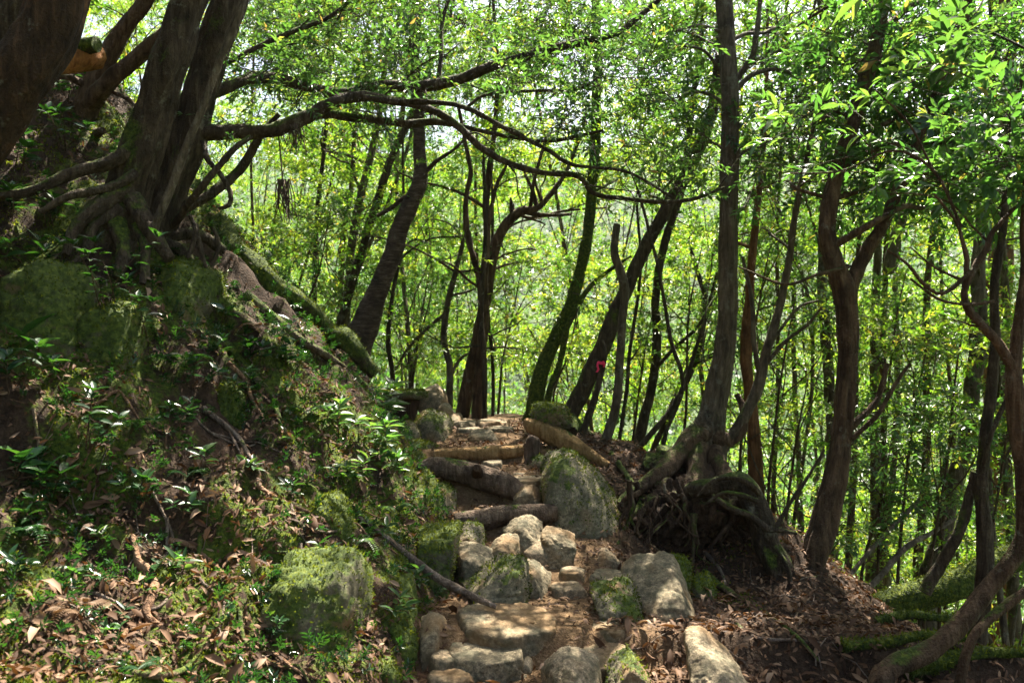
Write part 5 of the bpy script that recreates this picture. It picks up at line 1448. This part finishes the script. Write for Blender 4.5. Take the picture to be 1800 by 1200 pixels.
def plant(px, py, h_px, stems, per, leaf_px, label, meshes=LB_GLOSS, lean=(.25, -.35), seed=1, group=None, name='evergreen_seedling', spread=.35):
    g = np.random.default_rng(seed * 77 + 5)
    p = hit(px, py)
    if p is None:
        return
    h, ll = h_px * p[1] / FPX, leaf_px * p[1] / FPX
    t = thing(name, label, 'plant', p, group)
    for s in range(stems):
        d = np.array([lean[0], lean[1], 1.0]) + g.normal(0, spread, 3)
        d /= np.linalg.norm(d)
        hh = h * g.uniform(.6, 1.05)
        base = p + np.array([g.normal(0, .02), g.normal(0, .02), -.03])
        tip = base + d * hh
        mid = (base + tip) / 2 + g.normal(0, .06 * hh, 3)
        part('stem', *tube(np.array([list(base) + [.004], list(mid) + [.003], list(tip) + [.0018]]), 5, .04, 0, 0, 0, s, False), BARK_BROWN, t)
        for k in range(per):
            f = min(1.0, .35 + .65 * (k + 1) / (per * .62))
            pos = (base * (1 - f) ** 2 + 2 * mid * f * (1 - f) + tip * f * f)
            a = k * 2.4 + g.uniform(-.4, .4)
            out = np.array([math.cos(a), math.sin(a), 0])
            y = out * (1.0 if f < .99 else .8) + d * (.35 if f < .99 else .7) + np.array([0, 0, g.uniform(-.25, .2)])
            put_leaf(t, meshes, pos, y, np.array([0, -.15, 1]) + g.normal(0, .25, 3), ll * g.uniform(.7, 1.15), g)
    return t
for k, a in enumerate([
    (190, 560, 170, 4, 13, 26, 'tall dark seedling with many small leaves against the shaded hummocks'),
    (255, 600, 120, 3, 11, 24, 'seedling with glinting leaves right of the tall dark seedling'),
    (70, 500, 90, 3, 10, 32, 'dark leafy seedling at the upper left edge of the bank'),
    (20, 470, 60, 2, 9, 34, 'low seedling hanging at the left edge under the leaning trunk'),
    (155, 790, 130, 3, 11, 30, 'seedling with pale shining leaves in the dark middle of the bank'),
    (25, 700, 120, 4, 10, 40, 'leafy evergreen shoot at the left edge below the big leaf'),
    (95, 880, 90, 3, 9, 40, 'broad clump of pointed leaves at the left edge of the bank'),
    (250, 880, 60, 3, 8, 30, 'low shining plant above the orange root'),
    (330, 900, 50, 3, 7, 26, 'low plant beside the sunlit leaf litter'),
    (340, 680, 60, 3, 8, 26, 'small plant beside the mossy slanting root'),
    (160, 1090, 40, 2, 7, 26, 'tiny plant above the mossy cushion rock'),
    (20, 1010, 40, 3, 7, 30, 'small bright plant at the lower left edge'),
    (390, 560, 40, 2, 6, 30, 'sunlit seedling with round leaves near the ridge root'),
    (500, 640, 50, 3, 8, 28, 'pale shining plant in the sunlit middle of the bank')]):
    plant(*a, seed=k + 1)
for k, a in enumerate([(60, 640, 70, 1, 4, 66, 'large leaved seedling with one big shining leaf at the left edge'), (30, 830, 40, 2, 4, 62, 'long broad leaves sticking out at the left edge'), (265, 1000, 30, 1, 4, 44, 'broad leaves beside the top of the orange root')]):
    plant(*a, meshes=LB_BIG, seed=40 + k)
for k, a in enumerate([(640, 660, 70, 4, 10, 30, 'bright green leafy plant at the end of the ridge root'), (668, 720, 70, 4, 10, 32, 'green plant drooping beside the mossy stump'),
                       (600, 760, 60, 4, 9, 30, 'drooping leafy plant on the sunlit bank'), (655, 790, 70, 5, 9, 32, 'bright hanging plant above the bright green boulder'),
                       (680, 840, 50, 4, 8, 30, 'hanging plant at the left end of the crooked log'), (610, 850, 40, 3, 8, 28, 'shining plant above the leaning stick'),
                       (730, 1020, 30, 2, 5, 28, 'small dark plant on the dark upright block'), (535, 1095, 18, 2, 5, 22, 'tiny plant growing on the big mossy boulder'),
                       (690, 1080, 40, 3, 6, 30, 'grassy sprig on the slanting mossy rock'), (555, 520, 80, 4, 9, 34, 'bright sunlit plant behind the ridge root')]):
    plant(*a, meshes=LB_MID, lean=(.35, -.5), seed=60 + k, name='leafy_plant')
for k, a in enumerate([(35, 300, 90, 4, 9, 26, 'dark shrub on the slope behind the massive leaning trunk'), (110, 260, 80, 4, 9, 24, 'dark shrub behind the twisted twin stemmed tree'), (15, 390, 70, 4, 9, 28, 'shaded shrub at the left edge below the big trunks'),
                       (80, 400, 60, 4, 8, 26, 'shaded shrub among the roots of the mossy tree'), (120, 180, 70, 4, 9, 22, 'dark shrub high on the slope at upper left'), (300, 500, 50, 3, 8, 24, 'seedling on top of the dark mossy boulder'),
                       (420, 700, 60, 3, 8, 24, 'seedling beside the mossy stone on the bank'), (300, 760, 60, 3, 9, 24, 'seedling above the dark fern'), (60, 930, 60, 3, 8, 30, 'seedling behind the drooping fern at the left edge'), (450, 640, 50, 3, 8, 26, 'shining seedling below the ridge root')]):
    plant(*a, seed=80 + k)
# many more seedlings that nothing tells apart
g = np.random.default_rng(12)
made = 0
while made < 22:
    px, py = g.uniform(30, 700), g.uniform(560, 1150)
    p = hit(px, py)
    if p is None or p[0] > np.interp(p[1], LY, LX) - .12 or p[1] > 8.2:
        continue
    plant(px, py, g.uniform(25, 50), 2, int(g.integers(5, 8)), g.uniform(20, 30), ['small dark glossy seedling by ', 'small fresh green seedling by '][made % 2] + beside(p), meshes=[LB_GLOSS, LB_MID][made % 2], seed=100 + made, group='small seedlings on the mossy bank')
    made += 1

# ferns
def fern(px, py, fr_px, n, label, mat, seed=1, group=None, name='fern', heading=None):
    g = np.random.default_rng(seed * 31)
    p = hit(px, py)
    t = thing(name, label, 'fern', p, group)
    L = fr_px * p[1] / FPX
    LV, LF = leaf_simple(.30, .03, .1)
    for k in range(n):
        a = g.uniform(0, 6.28) if heading is None else heading + g.normal(0, .55)
        d = np.array([math.cos(a), math.sin(a), 0])
        Vs, Fs, o, m = [], [], 0, 20
        side = np.cross(d, [0, 0, 1.0])
        for j in range(m):
            f = (j + 1) / m
            pos = p + d * L * f + np.array([0, 0, L * (.42 * math.sin(f * 2.5) - .32 * f * f)])
            w = L * .30 * math.sin(min(1, f * 1.25 + .12) * 2.7) + .004
            for sg in (-1, 1):
                M = frame((side * sg + d * .35 + np.array([0, 0, -.1]))[None], np.array([[0, 0, 1.0]]) + g.normal(0, .12, 3))[0]
                Vs.append(pos + (LV @ M.T) * w)
                Fs.append(LF + o)
                o += 4
        part('frond', np.vstack(Vs), np.vstack(Fs), mat, t, np.full(o // 2, g.uniform(.2, .9)), False)
    return t
for k, a in enumerate([(40, 950, 75, 5, 'dark fern drooping at the lower left edge', LEAF_GLOSS), (315, 650, 75, 5, 'fern glinting in the middle of the bank', LEAF_GLOSS), (240, 1180, 55, 4, 'fern at the bottom edge left of the mossy root', LEAF_GLOSS),
                       (490, 1010, 40, 4, 'fern under the left side of the big mossy boulder', LEAF_GLOSS), (540, 730, 50, 4, 'shining fern in the sunlit part of the bank', LEAF_MID), (625, 960, 45, 5, 'bright fern beside the leaning stick', LEAF_MID),
                       (230, 760, 55, 5, 'dark fern below the shaded hummocks', LEAF_GLOSS), (330, 840, 50, 5, 'dark fern above the low plant by the litter', LEAF_GLOSS), (690, 900, 45, 5, 'green fern beside the bright green boulder', LEAF_MID), (480, 790, 45, 4, 'fern hanging near the pair of bare roots', LEAF_MID)]):
    fern(*a, seed=k + 1)
fern(140, 1085, 70, 4, 'dead brown fronds lying on the litter at lower left', FERN_DEAD, 30, name='dead_fern')
fern(460, 590, 50, 3, 'rusty dead fronds on the sunlit bank', FERN_DEAD, 31, name='dead_fern')

# the near branch at the right: its single leaves
g = np.random.default_rng(14)
cnt = 0
for (px, py, Y, rx, ry, n) in [(1500, 200, 4.35, 110, 50, 7), (1620, 170, 4.4, 90, 60, 6), (1440, 250, 4.35, 80, 45, 4), (1560, 270, 4.3, 80, 40, 5), (1680, 260, 4.4, 80, 60, 5), (1400, 310, 4.3, 50, 25, 2)]:
    for _ in range(n):
        pos = at(px + g.uniform(-rx, rx), py + g.uniform(-ry, ry), Y + g.uniform(-.25, .25))
        dr = np.array([g.normal(-.6, .6), g.normal(0, .5), g.normal(.15, .35)])
        R = frame(dr, np.array([0, 0, 1.0]) + g.normal(0, .25, 3))
        P, LR, S = SPRAYS[int(g.integers(0, 5))]
        part('twig', *tube(np.array([list(pos - R @ np.array([0, .12, .02])) + [.0028], list(pos) + [.0024], list(pos + R @ np.array([0, .19, .01])) + [.0012]]), 5, .04, 0, 0, 0, 1, False), BARK_BROWN, SWEEP)
        for l in range(len(P)):
            if cnt < 298:
                put_leaf(SWEEP, LB_MID, pos + R @ (P[l] * .19), R @ LR[l][:, 1], R @ LR[l][:, 2], .088 * S[l] * g.uniform(.65, 1.2), g)
                cnt += 1

# ================================================================== LEAF LITTER, MOSS, UNDERGROWTH
def normals(x, y):
    e = .03
    nx_ = -(height(x + e, y) - height(x - e, y)) / (2 * e)
    ny_ = -(height(x, y + e) - height(x, y - e)) / (2 * e)
    n = np.stack([nx_, ny_, np.ones_like(nx_)], -1)
    return n / np.linalg.norm(n, axis=1)[:, None]

def scatter(n, g, dens, x0=-4.0, x1=2.8, y0=2.9, y1=9.5):
    x, y = g.uniform(x0, x1, n), y0 + (y1 - y0) * g.random(n) ** 1.25
    k = g.random(n) < dens(x, y)
    return x[k], y[k]

def litter_density(x, y):
    u = np.interp(y, LY, LX) - x
    v = x - np.interp(y, RY, RX)
    p = np.stack([x, y, 0 * x], -1)
    nn = fbm(p * 2.2 + 9, 3)
    bank = np.clip(.30 + .9 * nn - .08 * sstep(1.5, 2.5, y - 4.2), .03, 1)
    for (px, py, r) in [(430, 905, .55), (520, 930, .4), (150, 900, .5), (100, 1150, .5), (300, 1120, .35), (420, 1150, .3), (200, 1050, .4)]:
        q_ = LITC[(px, py)]
        bank = np.maximum(bank, 1.1 * np.exp(-((x - q_[0]) ** 2 + (y - q_[1]) ** 2) / (r * r * .5)))
    path = np.clip(.20 + .4 * nn, .05, .5) + .35 * sstep(-.3, 0.05, v) + .25 * sstep(-.16, 0, u)
    right = np.clip(.75 + .6 * nn, .25, 1)
    return np.where(u > 0, bank, np.where(v > 0, right, path))
LITC = {k: hit(*k) for k in [(430, 905), (520, 930), (150, 900), (100, 1150), (300, 1120), (420, 1150), (200, 1050)]}

def curled(w, curl, bend):
    ys, ws = [0, .3, .7, 1.0], [.08, .9, .75, 0.02]
    V, F = [], []
    for y, k in zip(ys, ws):
        z = bend * math.sin(y * math.pi)
        V += [[-w / 2 * k, y - .5, z + curl * k], [0, y - .5, z], [w / 2 * k, y - .5, z + curl * k]]
    for i in range(3):
        b = i * 3
        F += [[b, b + 1, b + 4, b + 3], [b + 1, b + 2, b + 5, b + 4]]
    return np.array(V, float), np.array(F)

def lay(x, y, g, tilt, lift):
    N_ = normals(x, y)
    up = N_ + g.normal(0, tilt, N_.shape)
    d = g.normal(0, 1, N_.shape)
    d -= up * (d * up).sum(1)[:, None] / (up * up).sum(1)[:, None]
    M = frame(d, up)
    pos = np.stack([x, y, height(x, y)], -1) + N_ * lift[:, None]
    return pos, M

g = np.random.default_rng(15)
x, y = scatter(66000, g, litter_density, -5.6, 2.8)
pos, M = lay(x, y, g, .42, g.uniform(.004, .028, len(x)))
Vs, Fs, Rs, o = [], [], [], 0
var = g.integers(0, 4, len(x))
for k, (w, c, b) in enumerate([(.34, .06, .08), (.30, -.05, .14), (.42, .12, .04), (.26, .04, -.10)]):
    LV, LF = curled(w, c, b)
    i = np.nonzero(var == k)[0]
    sz = g.uniform(.028, .068, len(i))
    V = pos[i][:, None, :] + np.einsum('nij,vj->nvi', M[i], LV) * sz[:, None, None]
    Vs.append(V.reshape(-1, 3))
    Fs.append((LF[None] + (np.arange(len(i)) * len(LV))[:, None, None]).reshape(-1, 4) + o)
    o += len(i) * len(LV)
    Rs.append(np.repeat(np.clip(g.beta(1.6, 1.8, len(i)), 0, 1), len(LF)))
lit = link('leaf_litter', mesh_np('leaf_litter', np.vstack(Vs), np.vstack(Fs), LITTER, np.concatenate(Rs), True))
lit['kind'] = 'stuff'
lit['label'] = 'brown dead leaves carpeting the bank and the slope'
x, y = scatter(46000, g, litter_density)          # crumbs and broken bits
pos, M = lay(x, y, g, .5, g.uniform(.001, .012, len(x)))
LV = np.array([[-.3, -.5, 0], [.3, -.4, .08], [.25, .5, 0], [-.3, .35, .1]])
V = pos[:, None, :] + np.einsum('nij,vj->nvi', M, LV) * g.uniform(.010, .026, len(x))[:, None, None]
cr = link('leaf_crumbs', mesh_np('leaf_crumbs', V.reshape(-1, 3), (np.array([[0, 1, 2, 3]])[None] + (np.arange(len(x)) * 4)[:, None, None]).reshape(-1, 4), LITTER, np.clip(g.beta(1.4, 2.2, len(x)), 0, 1), False))
cr['kind'] = 'stuff'
cr['label'] = 'broken bits of dead leaf strewn over the ground'
# the largest fallen leaves, one by one
LB_DEAD = []
for k, (w, c, b) in enumerate([(.36, .08, .10), (.32, -.06, .16), (.42, .14, .05), (.30, .05, -.10), (.38, .10, .2)]):
    V, F = curled(w, c, b)
    LB_DEAD.append(mesh_np('fallen_leaf', V, F, LITTER, np.full(len(F), [.25, .45, .65, .85, .98][k])))
x, y = scatter(9000, g, litter_density, -2.4, 2.0, 3.2, 5.4)
x, y = x[:298], y[:298]
pos, M = lay(x, y, g, .35, g.uniform(.02, .035, len(x)))
for i in range(len(x)):
    put_leaf(ground, LB_DEAD, pos[i], M[i][:, 1], M[i][:, 2], g.uniform(.075, .115), g, 'fallen_leaf')

# moss: short blades on the ground and on the mossy stones
BL = np.array([[-.28, 0, 0], [.28, 0, 0], [.05, .1, 1.0]])
def blades(P, Nn, g, size):
    up = Nn + g.normal(0, .45, Nn.shape)
    M = frame(g.normal(0, 1, Nn.shape), up)
    M = np.stack([M[:, :, 0], np.cross(up / np.linalg.norm(up, axis=1)[:, None], M[:, :, 0]), up / np.linalg.norm(up, axis=1)[:, None]], -1)
    V = P[:, None, :] + np.einsum('nij,vj->nvi', M, BL) * (size * g.uniform(.6, 1.3, len(P)))[:, None, None]
    return V.reshape(-1, 3), (np.array([[0, 1, 2]])[None] + (np.arange(len(P)) * 3)[:, None, None]).reshape(-1, 3)
def moss_density(x, y):
    u = np.interp(y, LY, LX) - x
    v = x - np.interp(y, RY, RX)
    mm = fbm(np.stack([x, y, 0 * x], -1) * 2.3 + 40, 4)
    return np.where((u > 0) & (u < 2.9), sstep(-.05, .25, .56 + .62 * mm - .45), 0) + np.where(v > .7, sstep(.2, .5, mm) * .5, 0)
x, y = scatter(180000, g, moss_density)
Nn = normals(x, y)
P = np.stack([x, y, height(x, y) - .003], -1)
V, F = blades(P, Nn, g, .021)
mn = fbm(P * 5, 3)
mo = link('moss', mesh_np('moss', V, F, MOSS, np.clip(.42 + .45 * mn + g.normal(0, .16, len(F)), 0, 1), False))
mo['kind'] = 'stuff'
mo['label'] = 'green moss cushions spread over the bank'
for o_ in list(bpy.data.objects):
    if o_.type == 'MESH' and o_.data.materials and o_.data.materials[0] in (ROCK_MM, ROCK_M, ROCK_GREEN, BARK_MOSS) and o_.name.split('.')[0] in ('boulder', 'rock', 'fallen_log', 'moss_cap', 'top', 'main_stem', 'root', 'trunk'):
        me = o_.data
        full = me.materials[0] != ROCK_M
        nf = len(me.polygons)
        c = np.empty(nf * 3); me.polygons.foreach_get('center', c); c = c.reshape(-1, 3)
        nr = np.empty(nf * 3); me.polygons.foreach_get('normal', nr); nr = nr.reshape(-1, 3)
        ar = np.empty(nf); me.polygons.foreach_get('area', ar)
        off = np.array(o_.matrix_world.translation) if o_.parent is None else np.array(o_.parent.location)
        w = ar * np.clip(nr[:, 2] * .8 + (.45 if full else .1) + 1.1 * fbm((c + off) * 7, 3), 0, 1)
        if w.sum() <= 0 or c[:, 1].min() + off[1] > 12:
            continue
        n = int(min(2600, w.sum() * (9000 if full else 5000)))
        if n < 30:
            continue
        i = g.choice(nf, n, p=w / w.sum())
        V, F = blades(c[i] + g.normal(0, .006, (n, 3)), nr[i], g, .017)
        rn = np.clip(.4 + .5 * fbm((c[i] + off) * 6 + 3, 3) + g.normal(0, .16, n), 0, 1)
        tgt = o_ if (o_.parent is None or o_.parent.parent is None) else o_.parent
        ob = link('moss_tufts', mesh_np('moss_tufts', V, F, MOSS, rn, False), (0, 0, 0), o_)
        ob['kind'] = 'stuff'

# low undergrowth of small leaves on the bank
def under_density(x, y):
    u = np.interp(y, LY, LX) - x
    nn = fbm(np.stack([x, y, 0 * x], -1) * 2.6 + 70, 3)
    return np.where(u > .02, np.clip(.34 + .9 * nn + .45 * sstep(5.2, 6.2, y) * (1 - sstep(1.0, 1.8, u)), 0, 1), 0)
x, y = scatter(11000, g, under_density, x0=-5.6, y0=3.2, y1=9.4)
Nn = normals(x, y)
P = np.stack([x, y, height(x, y) + .01], -1)
V, F, R = sprays(P, Nn * .7 + g.normal(0, .5, Nn.shape) + np.array([.25, -.35, .3]), np.array([0, 0, 1.0]) + g.normal(0, .3, Nn.shape), .075, .036, LEAF2, g)
un = link('undergrowth', mesh_np('undergrowth', V, F, LEAF_GLOSS, R, False))
un['kind'] = 'stuff'
un['label'] = 'small glossy leaves of undergrowth on the bank'

# ================================================================== THE AIR
def box(x0, x1, y0, y1, z0, z1):
    V = np.array([[x, y, z] for z in (z0, z1) for y in (y0, y1) for x in (x0, x1)], float)
    return V, [np.array([[0, 2, 3, 1], [4, 5, 7, 6], [0, 1, 5, 4], [2, 6, 7, 3], [0, 4, 6, 2], [1, 3, 7, 5]])]
HZM = bpy.data.materials.new('air')
HZM.use_nodes = True
ht = HZM.node_tree
ht.nodes.clear()
ho = ht.nodes.new('ShaderNodeOutputMaterial')
pv = ht.nodes.new('ShaderNodeVolumePrincipled')
pv.inputs['Color'].default_value = (.86, .93, 1.0, 1)
pv.inputs['Density'].default_value = HAZE
pv.inputs['Anisotropy'].default_value = .35
ht.links.new(pv.outputs[0], ho.inputs['Volume'])
V, F = box(-1400, 1400, -1400, 1400, float(GZ.min()) - 1, max(float(GZ.max()), 40.0) + 30)
hzo = link('haze', mesh_np('haze', V, F, HZM, None, False))
hzo['kind'] = 'stuff'
hzo['label'] = 'thin bright haze in the air of the valley'
